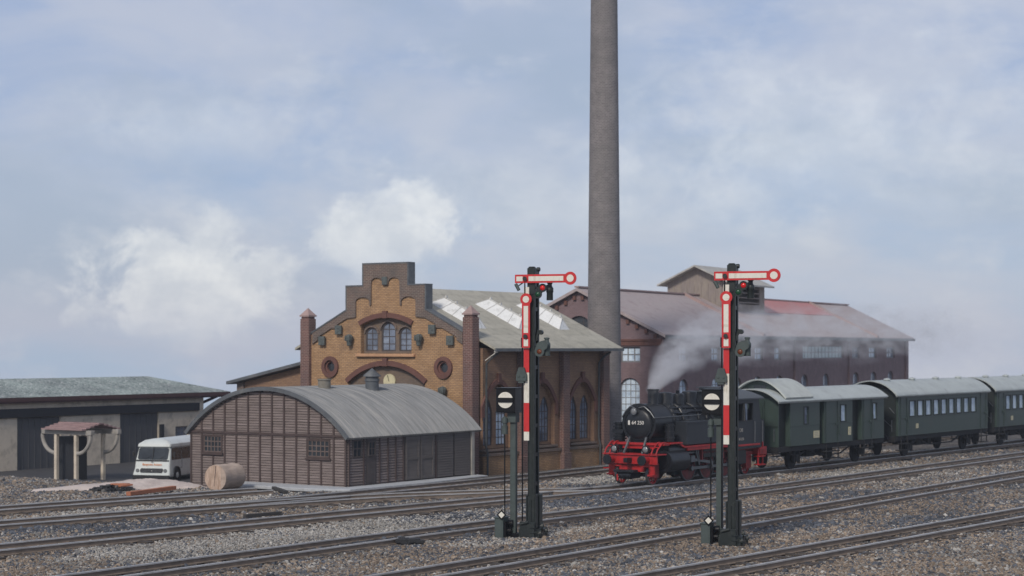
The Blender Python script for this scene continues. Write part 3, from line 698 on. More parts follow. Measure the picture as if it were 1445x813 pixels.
hs = [[(a,5.1),(c,5.1),(c,6.02),(a,6.02)] for a,c in up] + [archpoly(a,c,1.3,3.4,4.0) for a,c in lo] + [[(26.4,5.15),(36.2,5.15),(36.2,6.1),(26.4,6.1)]]
b = MB(); b.prism([(.4,zb),(FL,zb),(FL,ez),(.4,ez)],-.4,0,'yz',hs); b.build('side_wall', M['factory'], fac)
for i,(a,c) in enumerate(up): window(fac,a,c,5.1,6.02,-.2,'yz',2,2,'glass_pale' if i not in (4,6) else 'glass_hall','frame_w',bar=.09,fw=.1,sgn=-1)
for i,(a,c) in enumerate(lo): window(fac,a,c,1.3,4.0,-.2,'yz',3,6,'glass_pale' if i < 5 else 'glass_hall','frame_w',head=archpoly(a,c,1.3,3.4,4.0),sgn=-1)
window(fac,26.4,36.2,5.15,6.1,-.2,'yz',12,2,'glass_green','frame_w',bar=.05,sgn=-1)
b = MB(); b.box(-FW,-FW+.4,.4,FL,zb,ez); b.prism([(-FW,zb),(0,zb),(0,ez),(-FW/2,rz-.1),(-FW,ez)],FL,FL+.4,'xz'); b.build('rear_wall', M['factory'], fac)
b = MB()
for y in (.0,11.2,24.3,37.2,53.3): b.box(.002,.16,y,y+.7,zb,ez-.25)
b.box(.002,.3,.0,FL,ez-.24,ez-.02); b.build('eaves_cornice', M['factory'], fac)
zf = lambda x: rz - (rz-ez)/(FW/2)*abs(x+FW/2) + .14
b = MB()
for x in (.42,-FW-.42):
    y0,y1 = -.35, FL+.7; m_ = -FW/2
    b.add([(m_,y0,zf(m_)),(x,y0,zf(x)),(x,y1,zf(x)),(m_,y1,zf(m_)),(m_,y0,zf(m_)-.2),(x,y0,zf(x)-.2),(x,y1,zf(x)-.2),(m_,y1,zf(m_)-.2)],
          [(0,1,2,3),(4,7,6,5),(0,4,5,1),(1,5,6,2),(2,6,7,3),(0,3,7,4)])
frf = b.build('roof', M['tilepink'], fac)
b = MB()
for y in (17.,44.):
    for x in (.45,): b.bar((-FW/2,y,zf(-FW/2)+.07),(x,y,zf(x)+.07),.35,.2)
b.bar((-FW/2,-.35,zf(-FW/2)+.06),(-FW/2,FL+.7,zf(-FW/2)+.06),.3,.1); b.build('fire_wall', M['slate'] if 0 else M['capstone'], frf)
b = MB(); y0,y1 = 27.5,43.6; xa,xb = -FW/2+.12,-FW/2+2.3
b.add([(xa,y0,zf(xa)+.05),(xb,y0,zf(xb)+.05),(xb,y1,zf(xb)+.05),(xa,y1,zf(xa)+.05),(xa,y0,zf(xa)-.02),(xb,y0,zf(xb)-.02),(xb,y1,zf(xb)-.02),(xa,y1,zf(xa)-.02)],[(0,1,2,3),(4,7,6,5),(0,4,5,1),(1,5,6,2),(2,6,7,3),(0,3,7,4)])
b.build('new_tile_field', M['tilered'], frf)
b = MB(); b.box(.42,.56,-.3,FL+.7,zf(.42)-.26,zf(.42)-.06); b.build('gutter', M['slate'], fac)
# ventilator house astride the ridge
VX, V0, V1, vh = -FW/2, 19.6, 26.8, 2.35
b = MB(); b.prism([(VX-vh,8.3),(VX+vh,7.9),(VX+vh,10.65),(VX,11.75),(VX-vh,10.65)],V0,V0+.15,'xz')
for z in (9.2,9.55,9.9,10.25): b.box(VX+vh-.12,VX+vh-.02,V0+2,V1-.9,z,z+.07)
b.box(VX+vh-.15,VX+vh,V0+.15,V0+2,8,10.65); b.box(VX+vh-.15,VX+vh,V1-.9,V1,8,10.65); b.box(VX+vh-.15,VX+vh,V0+2,V1-.9,8,9.1); b.box(VX+vh-.15,VX+vh,V0+2,V1-.9,10.4,10.65)
b.box(VX-vh,VX-vh+.15,V0+.15,V1,8,10.65); b.prism([(VX-vh,8.),(VX+vh,8.),(VX+vh,10.65),(VX,11.75),(VX-vh,10.65)],V1,V1+.15,'xz')
for k in range(1,9): x = VX-vh+k*2*vh/9; b.box(x-.025,x+.025,V0-.03,V0-.002,8.4,10.6)
vent = b.build('roof_ventilator', pm('ventilator_boards',(.26,.22,.20),.85,var=.3,stretch=(4,1,.5),dirt=(.36,.31,.24),damt=.4), fac)
b = MB(); sl = (11.75-10.65)/vh
for s in (-1,1):
    X = VX+s*(vh+.55); zz = 11.87-sl*(vh+.55); b.add([(VX,V0-.7,11.87),(X,V0-.7,zz),(X,V1+.8,zz),(VX,V1+.8,11.87),(VX,V0-.7,11.75),(X,V0-.7,zz-.12),(X,V1+.8,zz-.12),(VX,V1+.8,11.75)],[(0,1,2,3),(4,7,6,5),(0,4,5,1),(1,5,6,2),(2,6,7,3),(0,3,7,4)])
b.build('ventilator_roof', felt('pale_felt',(.50,.49,.46)), vent)

# ------------------------------------------------------------------ garage on the left
gar = thing('garage_building', 'low beige garage with grey sliding door, dark fascia board and gravelled hip roof', 'building', (-18.92,113.0,0), RB)
gz = -1.0
b = MB(); b.prism([(-18,gz),(0,gz),(0,3.0),(-18,3.0)],-.3,0,'yz',[[(-6.9,gz+.15),(-3.8,gz+.15),(-3.8,2.12),(-6.9,2.12)],[(-2.4,.35),(-1.3,.35),(-1.3,1.22),(-2.4,1.22)],[(-14.5,gz+.15),(-11.4,gz+.15),(-11.4,2.12),(-14.5,2.12)]]); b.build('front_wall', M['stucco'], gar)
b = MB(); b.box(-7.2,-.302,-.3,0,gz,3.0); b.box(-7.2,-6.9,-18,-.302,gz,3.0); b.build('end_wall', M['stucco'], gar)
b = MB(); b.box(.002,.14,-18,-.45,2.13,2.62); b.build('fascia_board', M['band'], gar, bevel=.02)
for y0 in (-6.9,-14.5):
    b = MB(); b.box(-.2,-.1,y0+.002,y0+3.098,gz+.16,2.1)
    for k in range(1,7): b.box(-.1,-.075,y0+k*.44-.02,y0+k*.44+.02,gz+.2,2.05)
    b.build('sliding_door', M['gdoor'], gar)
b = MB(); b.box(.01,.12,-3.75,-3.45,-.2,1.4); b.build('notice_box', M['band'], gar)
window(gar,-2.4,-1.3,.35,1.22,-.2,'yz',4,3,'glass_hall','frame_w',bar=.05,sgn=-1)
ex,ey = .38,2.0
b = MB(); b.box(-7.75,ex,-19,ey,3.02,3.24); b.box(-7.6,ex-.06,-18.9,ey-.06,2.92,3.02); b.build('eaves_fascia', M['fascia'], gar)
b = MB(); q = [(ex,ey),(ex,-19),(-7.75,-19),(-7.75,ey)]
b.add([(x,y,3.245) for x,y in q]+[(-3.55,.8-2.0,4.2),(-3.55,-15.,4.2)],[(0,1,5,4),(1,2,5),(2,3,4,5),(3,0,4),(3,2,1,0)]); b.build('roof', M['roofgravel'], gar)
b = MB(); b.bar((-.4,.02,2.5),(-.4,1.6,2.95),.14,.14); b.bar((-6.6,.02,2.5),(-6.6,1.6,2.95),.14,.14); b.build('roof_bracket', M['fascia'], gar)

# ------------------------------------------------------------------ wooden shed with barrel roof
shed = thing('wooden_shed', 'brown slatted goods shed with arched corrugated zinc roof beside the tracks', 'shed', (-7.08,79.2,0), RB)
W = 9.24; XC = -W/2; RA = 6.57; ZC = 4.2-RA
arc_z = lambda x, r=RA-.1: ZC+math.sqrt(max(0,r*r-(x-XC)**2))
base = -.75
arcp = [(-W,base),(0,base)] + [(XC+W/2-k*W/24, arc_z(XC+W/2-k*W/24)) for k in range(25)]
wins = [(-8.38,-7.32,1.26,1.97),(-2.18,-.98,1.24,1.94)]
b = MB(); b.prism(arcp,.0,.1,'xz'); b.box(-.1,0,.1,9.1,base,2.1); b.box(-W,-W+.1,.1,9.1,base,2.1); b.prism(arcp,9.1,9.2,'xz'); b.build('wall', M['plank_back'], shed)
def slats(rows, span, cuts, place, name):
    b = MB()
    for z0,z1 in rows:
        r = span(z1)
        if not r: continue
        segs = [r]
        for (a0,a1,c0,c1) in cuts:
            if z1 > c0+.02 and z0 < c1-.02:
                ns = []
                for s0,s1 in segs:
                    if a1 <= s0 or a0 >= s1: ns.append((s0,s1)); continue
                    if a0 > s0: ns.append((s0,a0))
                    if a1 < s1: ns.append((a1,s1))
                segs = ns
        for s0,s1 in segs:
            if s1-s0 > .02: place(b,s0,s1,z0,z1)
    return b.build(name, M['plank'], shed)
def pl_front(b,s0,s1,z0,z1):
    j = random.uniform(-.006,.006)
    b.add([(s0,-.055+j,z0),(s1,-.055+j,z0),(s1,-.03+j,z1),(s0,-.03+j,z1),(s0,-.002,z0),(s1,-.002,z0),(s1,-.002,z1),(s0,-.002,z1)],[(0,1,2,3),(0,4,5,1),(3,2,6,7),(0,3,7,4),(1,5,6,2),(4,7,6,5)])
def pl_side(b,s0,s1,z0,z1):
    j = random.uniform(-.006,.006)
    b.add([(.055+j,s0,z0),(.055+j,s1,z0),(.03+j,s1,z1),(.03+j,s0,z1),(.002,s0,z0),(.002,s1,z0),(.002,s1,z1),(.002,s0,z1)],[(0,1,2,3),(0,4,5,1),(3,2,6,7),(0,3,7,4),(1,5,6,2),(4,7,6,5)])
rows = [(base+k*.116, base+k*.116+.092) for k in range(43)]
def span_f(z):
    if z <= arc_z(0): return (-W+.01,-.01)
    d = (RA-.1)**2-(z-ZC)**2
    return (XC-math.sqrt(d),XC+math.sqrt(d)) if d > .01 else None
slats(rows, span_f, [(a-.02,c+.02,d-.02,e+.02) for a,c,d,e in wins], pl_front, 'gable_slats')
dop = [(.31,.92,1.2,2.0),(1.22,1.92,-.1,2.05),(3.95,6.15,-.1,2.02),(6.32,8.95,-.1,2.08)]
slats([r for r in rows if r[1] < 2.12], lambda z:(.02,9.08), [(a-.02,c+.02,d,e) for a,c,d,e in dop], pl_side, 'side_slats')
nb = 13
for k in range(nb+1):
    x = -W+k*W/nb; x = min(max(x,-W+.05),-.05); zt = arc_z(x)-.02; b = MB()
    cut = [w for w in wins if w[0]-.02 < x < w[1]+.02]
    b.box(x-.045,x+.045,-.085,-.052,base,cut[0][2]-.05 if cut else zt)
    if cut: b.box(x-.045,x+.045,-.085,-.052,cut[0][3]+.05,zt)
    b.build('batten', M['batten'], shed)
b = MB(); b.box(-W+.02,-.02,-.1,-.053,2.1,2.21); b.build('cross_rail', M['batten'], shed)
for y in (.05,1.05,2.15,2.75,3.3,3.85,6.25): b = MB(); b.box(.053,.085,y-.04,y+.04,-.02,2.1); b.build('batten', M['batten'], shed)
for w in wins:
    b = MB(); b.prism([(w[0]-.07,w[2]-.07),(w[1]+.07,w[2]-.07),(w[1]+.07,w[3]+.07),(w[0]-.07,w[3]+.07)],-.09,-.02,'xz',[[(w[0],w[2]),(w[1],w[2]),(w[1],w[3]),(w[0],w[3])]]); b.box(w[0]-.12,w[1]+.12,-.14,-.02,w[2]-.14,w[2]-.072); b.build('window_casing', M['batten'], shed)
    window(shed,*w,-.065,'xz',5,3,'glass_dark','plankframe',bar=.045,fw=.03)
window(shed,.31,.92,1.22,2.0,.01,'yz',2,2,'glass_dark','batten' if 0 else 'frame',bar=.06,sgn=-1)
b = MB(); b.box(.0,.06,1.22,1.92,.0,2.04); b.box(.06,.075,1.3,1.84,.1,.95); dr = b.build('door', M['frame'], shed, bevel=.01); window(dr,1.32,1.82,1.25,1.9,.058,'yz',2,2,'glass_dark','batten' if 0 else 'frame',sgn=-1)
for a in (3.97,5.06):
    b = MB(); b.box(.0,.07,a,a+1.07,.02,2.0)
    for z in (.06,.95,1.86): b.box(.07,.1,a+.03,a+1.04,z,z+.12)
    for y in (a+.03,a+.92): b.box(.07,.1,y,y+.12,.182,.948); b.box(.07,.1,y,y+.12,1.072,1.858)
    b.build('double_door', M['shutter'], shed)
for a in (6.34,7.68):
    b = MB(); b.box(0,.05,a,a+1.27,.02,2.05)
    for k in range(17): z = .06+k*.116; b.add([(.09,a+.03,z),(.09,a+1.24,z),(.052,a+1.24,z+.1),(.052,a+.03,z+.1),(.05,a+.03,z),(.05,a+1.24,z)],[(0,1,2,3),(0,4,5,1)])
    b.build('louvre_shutter', M['shutter'], shed, recalc=False)
b = MB(); b.box(.0,.14,8.98,9.18,-.3,2.12); b.build('corner_post', M['timberlight'], shed)
b = MB(); n_y = 250; half = W/2+.2; th = math.asin(half/RA); n_a = 30; vs = []; Ya,Yb = -.22,9.72
for i in range(n_y+1):
    y = Ya+(Yb-Ya)*i/n_y; rr = RA+.034*math.cos(2*PI*i/4.0)
    for k in range(n_a+1): t = -th+2*th*k/n_a; vs.append((XC+rr*math.sin(t), y, ZC+rr*math.cos(t)))
m_ = n_a+1
b.add(vs,[(i*m_+k,i*m_+k+1,(i+1)*m_+k+1,(i+1)*m_+k) for i in range(n_y) for k in range(n_a)])
vs2 = []
for y in (Ya,Yb):
    for r_ in (RA-.02,RA-.12):
        for k in range(n_a+1): t = -th+2*th*k/n_a; vs2.append((XC+r_*math.sin(t), y, ZC+r_*math.cos(t)))
f2 = [(k,k+1,m_+k+1,m_+k) for k in range(n_a)] + [(2*m_+k,3*m_+k,3*m_+k+1,2*m_+k+1) for k in range(n_a)] + [(m_+k,m_+k+1,3*m_+k+1,3*m_+k) for k in range(n_a)] + [(0,m_,3*m_,2*m_),(n_a,2*m_+n_a,3*m_+n_a,m_+n_a)]
b.add(vs2,f2); srf = b.build('barrel_roof', M['zinc'], shed, recalc=True, smooth=60)
b = MB(); vs = []
for y in (Ya-.03,Ya+.05):
    for r_ in (RA+.05,RA-.13):
        for k in range(n_a+1): t = -th+2*th*k/n_a; vs.append((XC+r_*math.sin(t), y, ZC+r_*math.cos(t)))
b.add(vs,[(k,k+1,m_+k+1,m_+k) for k in range(n_a)]+[(2*m_+k,3*m_+k,3*m_+k+1,2*m_+k+1) for k in range(n_a)]+[(k,2*m_+k,2*m_+k+1,k+1) for k in range(n_a)]+[(m_+k,m_+k+1,3*m_+k+1,3*m_+k) for k in range(n_a)]+[(0,m_,3*m_,2*m_),(n_a,2*m_+n_a,3*m_+n_a,m_+n_a)]); b.build('verge_trim', M['slate'], shed)
b = MB(); b.lathe([(.3,-.1),(.29,.36),(.33,.38),(.33,.44),(.22,.44),(.22,.2)],(-3.75,2.9,4.12),14); b.build('flue_stub', pm('mossy_flue',(.2,.18,.14),.8,dirt=(.3,.29,.27)), srf, smooth=40)
b = MB(); b.lathe([(.32,-.1),(.31,.36),(.35,.37),(.35,.47),(.31,.48),(.31,.58),(.42,.59),(.41,.64),(.06,.93),(.02,.97)],(-3.15,5.6,4.05),16); b.build('roof_cowl', M['slate'], srf, smooth=40)

plat = thing('loading_platform', 'low pale concrete platform around the front and side of the wooden shed', 'platform', (-7.08,79.2,0), RB)
b = MB(); b.prism([(-6.35,-1.7),(-1.0,-1.75),(1.15,-1.2),(1.3,4.0),(.9,9.2),(.16,9.4),(.12,-.12),(-6.35,-.12)],-.14,.0,'xy'); b.build('deck', M['concrete'], plat, bevel=.02)
b = MB(); b.box(-6.2,-.4,-1.62,-1.48,-.3,-.142)
for x in (-6.0,-4.4,-2.8,-1.2): b.box(x-.1,x+.1,-1.68,-.3,-.75,-.142)
b.build('bearer', M['beam'], plat)

# ------------------------------------------------------------------ things round the shed and yard
lx, ly = gnd(304, 691.5, -.05)
log = thing('timber_log', 'thick pale sawn log lying by the shed wall under the left window', 'log', (lx,ly,-.1), R(-24))
b = MB(); pts = []; rr = []
for i in range(9): pts.append((.01*math.sin(i*1.7), i*1.55/8, .56)); rr.append(.55+.012*math.sin(i*2.1))
b.tube(pts, rr, 30); b.build('bark', M['wood_light'], log, smooth=40)
for y in (-.006,1.556):
    b = MB(); b.cyl((0,y-.008,.56),(0,y+.008,.56),.53,n=30)
    se = b.build('sawn_end', M['wood_end'], log)
    if y < 0:
        b = MB(); b.bar((-.02,-.018,.56),(.03,-.018,1.07),.03,.008); b.bar((-.02,-.018,.56),(-.05,-.018,.2),.014,.008); b.build('end_crack', M['batten'], se)

def mound(name, cx, cy, rx, ry, h, rot, mat, seed, zbase):
    b = MB(); n = 60; m = 22; vs = []
    rs = np.random.RandomState(seed)
    for j in range(m+1):
        r = j/m
        for k in range(n):
            t = 2*PI*k/n; wob = 1+.14*math.sin(3*t+seed)+.08*math.sin(7*t+seed*2)
            x = rx*r*wob*math.cos(t); y = ry*r*wob*math.sin(t)
            z = h*(1-r**1.7)*(.75+.5*float(vnoise(np.array([x*1.3+5]),np.array([y*1.3+5]),seed)[0])) + rs.uniform(-.02,.02) + (.07*float(vnoise(np.array([x*5]),np.array([y*5]),seed+1)[0]) if r < .97 else -.08)
            X = cx+x*math.cos(rot)-y*math.sin(rot); Y = cy+x*math.sin(rot)+y*math.cos(rot)
            vs.append((X,Y,float(height(X,Y))+z))
    fs = [(j*n+k, j*n+(k+1)%n, (j+1)*n+(k+1)%n, (j+1)*n+k) for j in range(1,m) for k in range(n)]
    fs += [(n+k, n+(k+1)%n, 0) for k in range(n)]
    b.add(vs,fs); return b.build(name, mat, recalc=True, smooth=70)
mx, my = gnd(208, 690, -.1)
tag(mound('sand_heap', mx, my, 4.4, 1.5, .24, .55, M['sand'], 5, 0), 'pale pinkish heap of sand and rubble in front of the white van', 'sand heap')
cx_, cy_ = gnd(157, 696, -.1)
cm = MB(); rs = random.Random(4)
for i in range(90):
    a = rs.uniform(0,2*PI); r = rs.random()**.6*.85; x = cx_+r*math.cos(a)*1.1; y = cy_+r*math.sin(a)*.8; s = rs.uniform(.05,.13)
    z = float(height(x,y)) + .26*(1-r/.85)**.8*rs.random() + .02
    vv = [Vector((rs.uniform(.5,1)*sx,rs.uniform(.5,1)*sy,rs.uniform(.4,.9)*sz))*s for sx in (-1,1) for sy in (-1,1) for sz in (-1,1)]
    cm.add([(v.x+x,v.y+y,v.z+z) for v in vv],[(0,1,3,2),(4,6,7,5),(0,4,5,1),(2,3,7,6),(0,2,6,4),(1,5,7,3)])
tag(cm.build('coal_heap', M['coal']), 'heap of black coal lumps at the foot of the sand heap', 'coal heap', kind='stuff')
for i,(a0,a1,lab,h) in enumerate((((158,683.3),(181,684.6),'thin terracotta board lying on the back of the sand heap',.30),((168,686.3),(186,685.3),'short terracotta board just in front of the thin one on the sand heap',.29),((181,697.0),(246,689.5),'long orange board leaning along the front of the sand heap',.20))):
    p0 = gnd(*a0, h-.1); p1 = gnd(*a1, h-.1); b = MB(); b.bar((*p0,h-.1),(*p1,h-.06),.22,.07 if i < 2 else .16); tag(b.build('terracotta_board', M['terracotta'], bevel=.01), lab, 'board', 'boards on the sand heap')
p = gnd(582,768); b = MB(); rs = random.Random(9)
for i in range(14):
    q = Vector((p[0]+rs.uniform(-.35,.3),p[1]+rs.uniform(-.2,.2),.05+rs.uniform(0,.16))); s = rs.uniform(.08,.17)
    b.box(q.x-s,q.x+s*1.3,q.y-s*.6,q.y+s*.6,q.z-s*.5,q.z+s*.35)
tag(b.build('coal_lump', M['coal'], bevel=.02), 'broken black lump of coal on the ballast near the front', 'coal lump')
for pa,pb,lab in (((345,728),(396,723.5),'dark plank lying between two tracks in front of the shed'),((386,688),(404,694),'short dark beam at the end of the dead end track')):
    p0,p1 = gnd(*pa,.08),gnd(*pb,.08); b = MB(); b.bar((*p0,.07),(*p1,.07),.16,.12); tag(b.build('loose_plank', M['beam'], bevel=.01), lab, 'plank', 'loose planks on the ballast')

# small open shelter with curved braces at the left
shl = thing('yard_shelter', 'small open shelter with curved brace and faded pink tiles, left of the white van', 'shelter', (*gnd(97,672,-.5),-.95), RB)
b = MB()
for x,y in ((-.9,0),(.55,0),(-.9,1.8),(.55,1.8)): b.box(x-.09,x+.09,y-.09,y+.09,-.4,2.55)
b.build('post', M['stucco'], shl, bevel=.01)
b = MB()
for y in (0,1.8): b.box(-1.9,1.75,y-.12,y+.12,2.553,2.78)
b.box(-.99,-.81,.122,1.678,2.56,2.75); b.box(.46,.64,.122,1.678,2.56,2.75); b.build('beam', M['timberlight'], shl, bevel=.01)
for y in (0,1.8):
    for s,x0 in ((1,.64),(-1,-.99)):
        b = MB(); b.tube([(x0+s*.95*math.sin(t*PI/2/8), y, 1.6+.95*(1-math.cos(t*PI/2/8))) for t in range(9)], .1, 8); b.build('curved_brace', M['timberlight'], shl, smooth=40)
b = MB()
for k in range(5): b.box(-1.6+.0*k,1.4-.0*k,-.4+.28*k,-.4+.28*k+.26,2.785+.07*k,2.85+.07*k); b.box(-1.6,1.4,2.2-.28*k-.26,2.2-.28*k,2.785+.07*k,2.85+.07*k)
b.build('tile_roof', M['oldpink'], shl)
b = MB(); b.box(-1.5,-.2,.6,1.4,-.3,2.4); b.build('cupboard', M['band'], shl)

# ------------------------------------------------------------------ white van
VR = R(-15)
van = thing('delivery_van', 'white rounded delivery van with black bumper and orange lettering parked beside the shed', 'van', (-18.17,92.86,-.79), VR)
vw = 1.0; vl = 4.6
half = [(1.03,.26),(1.04,.40),(.985,.66),(.965,1.08),(.90,1.70),(.93,1.76),(.90,1.90),(.62,2.08),(.25,2.15)]
sec = [(-x*vw,z) for x,z in half] + [(0,2.17)] + [(x*vw,z) for x,z in half[::-1]] + [(.9,.2),(-.9,.2)]
KN = [.26,.40,.66,1.08,1.70,1.76,1.90,2.08,2.15,2.17]
def slope(z): return float(np.interp(z, KN, [-.06,-.05,.05,.13,.36,.25,.30,.50,.64,.7]))   # how far the nose runs back at height z
st = [(0,.93),(.05,.975),(.18,1.0),(.5,1.0),(2.,1.),(4.2,1.),(4.5,.97),(4.6,.9)]
b = MB(); vs = []; n = len(sec)
for y,k in st:
    for x,z in sec: vs.append((x*k, y+(slope(z)*(1-y/vl) if y < 2.5 else 0), z))
fs = [(i*n+j,i*n+(j+1)%n,(i+1)*n+(j+1)%n,(i+1)*n+j) for i in range(len(st)-1) for j in range(n)] + [f_ for o_ in (0,(len(st)-1)*n) for f_ in [tuple(o_+q_ for q_ in (i,i+1,17-i,18-i)) for i in range(8)]+[(o_+8,o_+9,o_+10),(o_+0,o_+18,o_+19,o_+20)]]
b.add(vs,fs); body = b.build('body', M['vanpaint'], van, smooth=28, bevel=.02)
fy = lambda z: slope(z)-.012
def front_patch(name, x0,x1,z0,z1,mat,off=.02,th=.02,par=None,rad=.06):
    b = MB(); q = [(x0+rad,z0),(x1-rad,z0),(x1,z0+rad),(x1,z1-rad),(x1-rad,z1),(x0+rad,z1),(x0,z1-rad),(x0,z0+rad)]
    b.add([(x,fy(z)-off,z) for x,z in q]+[(x,fy(z)-off+th,z) for x,z in q],[tuple(range(8)),tuple(range(8,16))]+[(i,(i+1)%8,8+(i+1)%8,8+i) for i in range(8)])
    return b.build(name, mat, par or van)
front_patch('windscreen', -.82,.82,1.12,1.69,M['glass_dark'])
b = MB(); b.bar((0,fy(1.12)-.03,1.12),(0,fy(1.72)-.03,1.72),.03,.02)
for s in (-.4,.35): b.bar((s,fy(1.13)-.035,1.13),(s+.3,fy(1.3)-.035,1.3),.018,.015)
b.bar((-.9,fy(1.07)-.012,1.07),(.9,fy(1.07)-.012,1.07),.05,.05); b.build('windscreen_trim', M['rubber'], van)
gr = front_patch('grille', -.62,.62,.47,.68,M['rubber'],.025,.03,rad=.05)
b = MB()
for z in (.505,.575,.645): b.box(-.58,.58,fy(z)-.045,fy(z)-.03,z-.012,z+.012)
b.build('grille_bar', M['chrome'], gr)
def star(c, r, par, name):
    b = MB(); b.ring(c,(0,1,0),r*.82,r,.015,24)
    for k in range(3): t = PI/2+2*PI*k/3; b.bar(c,(c[0]+r*.85*math.cos(t),c[1],c[2]+r*.85*math.sin(t)),r*.16,.012)
    b.build(name, M['chrome'], par)
star((0,fy(.575)-.06,.575),.115,gr,'grille_emblem'); star((0,fy(1.03)-.05,1.03),.06,van,'badge')
for s in (-1,1):
    b = MB(); b.cyl((s*.76,fy(.57)-.04,.57),(s*.76,fy(.57)+.06,.57),.095,n=20); hl = b.build('headlight', M['chrome'], van, smooth=40)
    b = MB(); b.cyl((s*.76,fy(.57)-.05,.57),(s*.76,fy(.57)-.042,.57),.075,n=20); b.build('lens', M['lens'], hl)
    b = MB(); b.bar((s*.93,.45,1.35),(s*1.12,.30,1.38),.025,.025); b.box(s*1.12-.06,s*1.12+.06,.26,.31,1.25,1.5); b.build('wing_mirror', M['rubber'], van, bevel=.01)
b = MB(); b.box(-1.0,1.0,-.10,.12,.08,.34); b.box(-1.02,-.90,.121,.5,.10,.34); b.box(.90,1.02,.121,.5,.10,.34); b.build('bumper', M['rubber'], van, bevel=.03)
textpart('front_lettering', 'Bergische Achsen', .15, M['orange'], van, Matrix.Translation((0,fy(.87)-.02,.87)) @ Matrix.Rotation(R(72),4,'X'))
for s in (-1,1):
    for (y0,y1) in ((.30,1.45),(1.48,2.5),(2.53,3.5),(3.53,4.3)):
        b = MB(); o0,o1 = s*(vw-.034),s*(vw-.096); e = .004*s
        b.add([(o0+e,y0,1.1),(o0+e,y1,1.1),(o1+e*2,y1,1.69),(o1+e*2,y0+(.12 if y0<1 else 0),1.69)],[(0,1,2,3)]); b.build('side_window', M['glass_dark'], van, recalc=False)
    b = MB()
    for y in (1.475,2.52): b.box(*sorted((s*.95,s*.99)),y-.008,y+.008,.66,1.06)
    b.box(*sorted((s*vw,s*vw+.02*s)),1.25,1.40,.66,.69); b.build('door_seam', M['frame_w'], van)
def wheel_van(y,s):
    b = MB(); b.cyl((s*.80,y,.33),(s*1.055,y,.33),.33,n=24); w = b.build('wheel', M['rubber'], van, smooth=40, bevel=.03)
    b = MB(); b.cyl((s*1.04,y,.33),(s*1.07,y,.33),.17,.13,n=20); b.build('hub_cap', M['vanpaint'], w, smooth=40)
for y in (.78,3.6):
    for s in (-1,1):
        wheel_van(y,s); b = MB(); b.ring((s*1.02,y,.36),(1,0,0),.33,.41,.08,24); b.build('wheel_arch', M['rubber'], van)

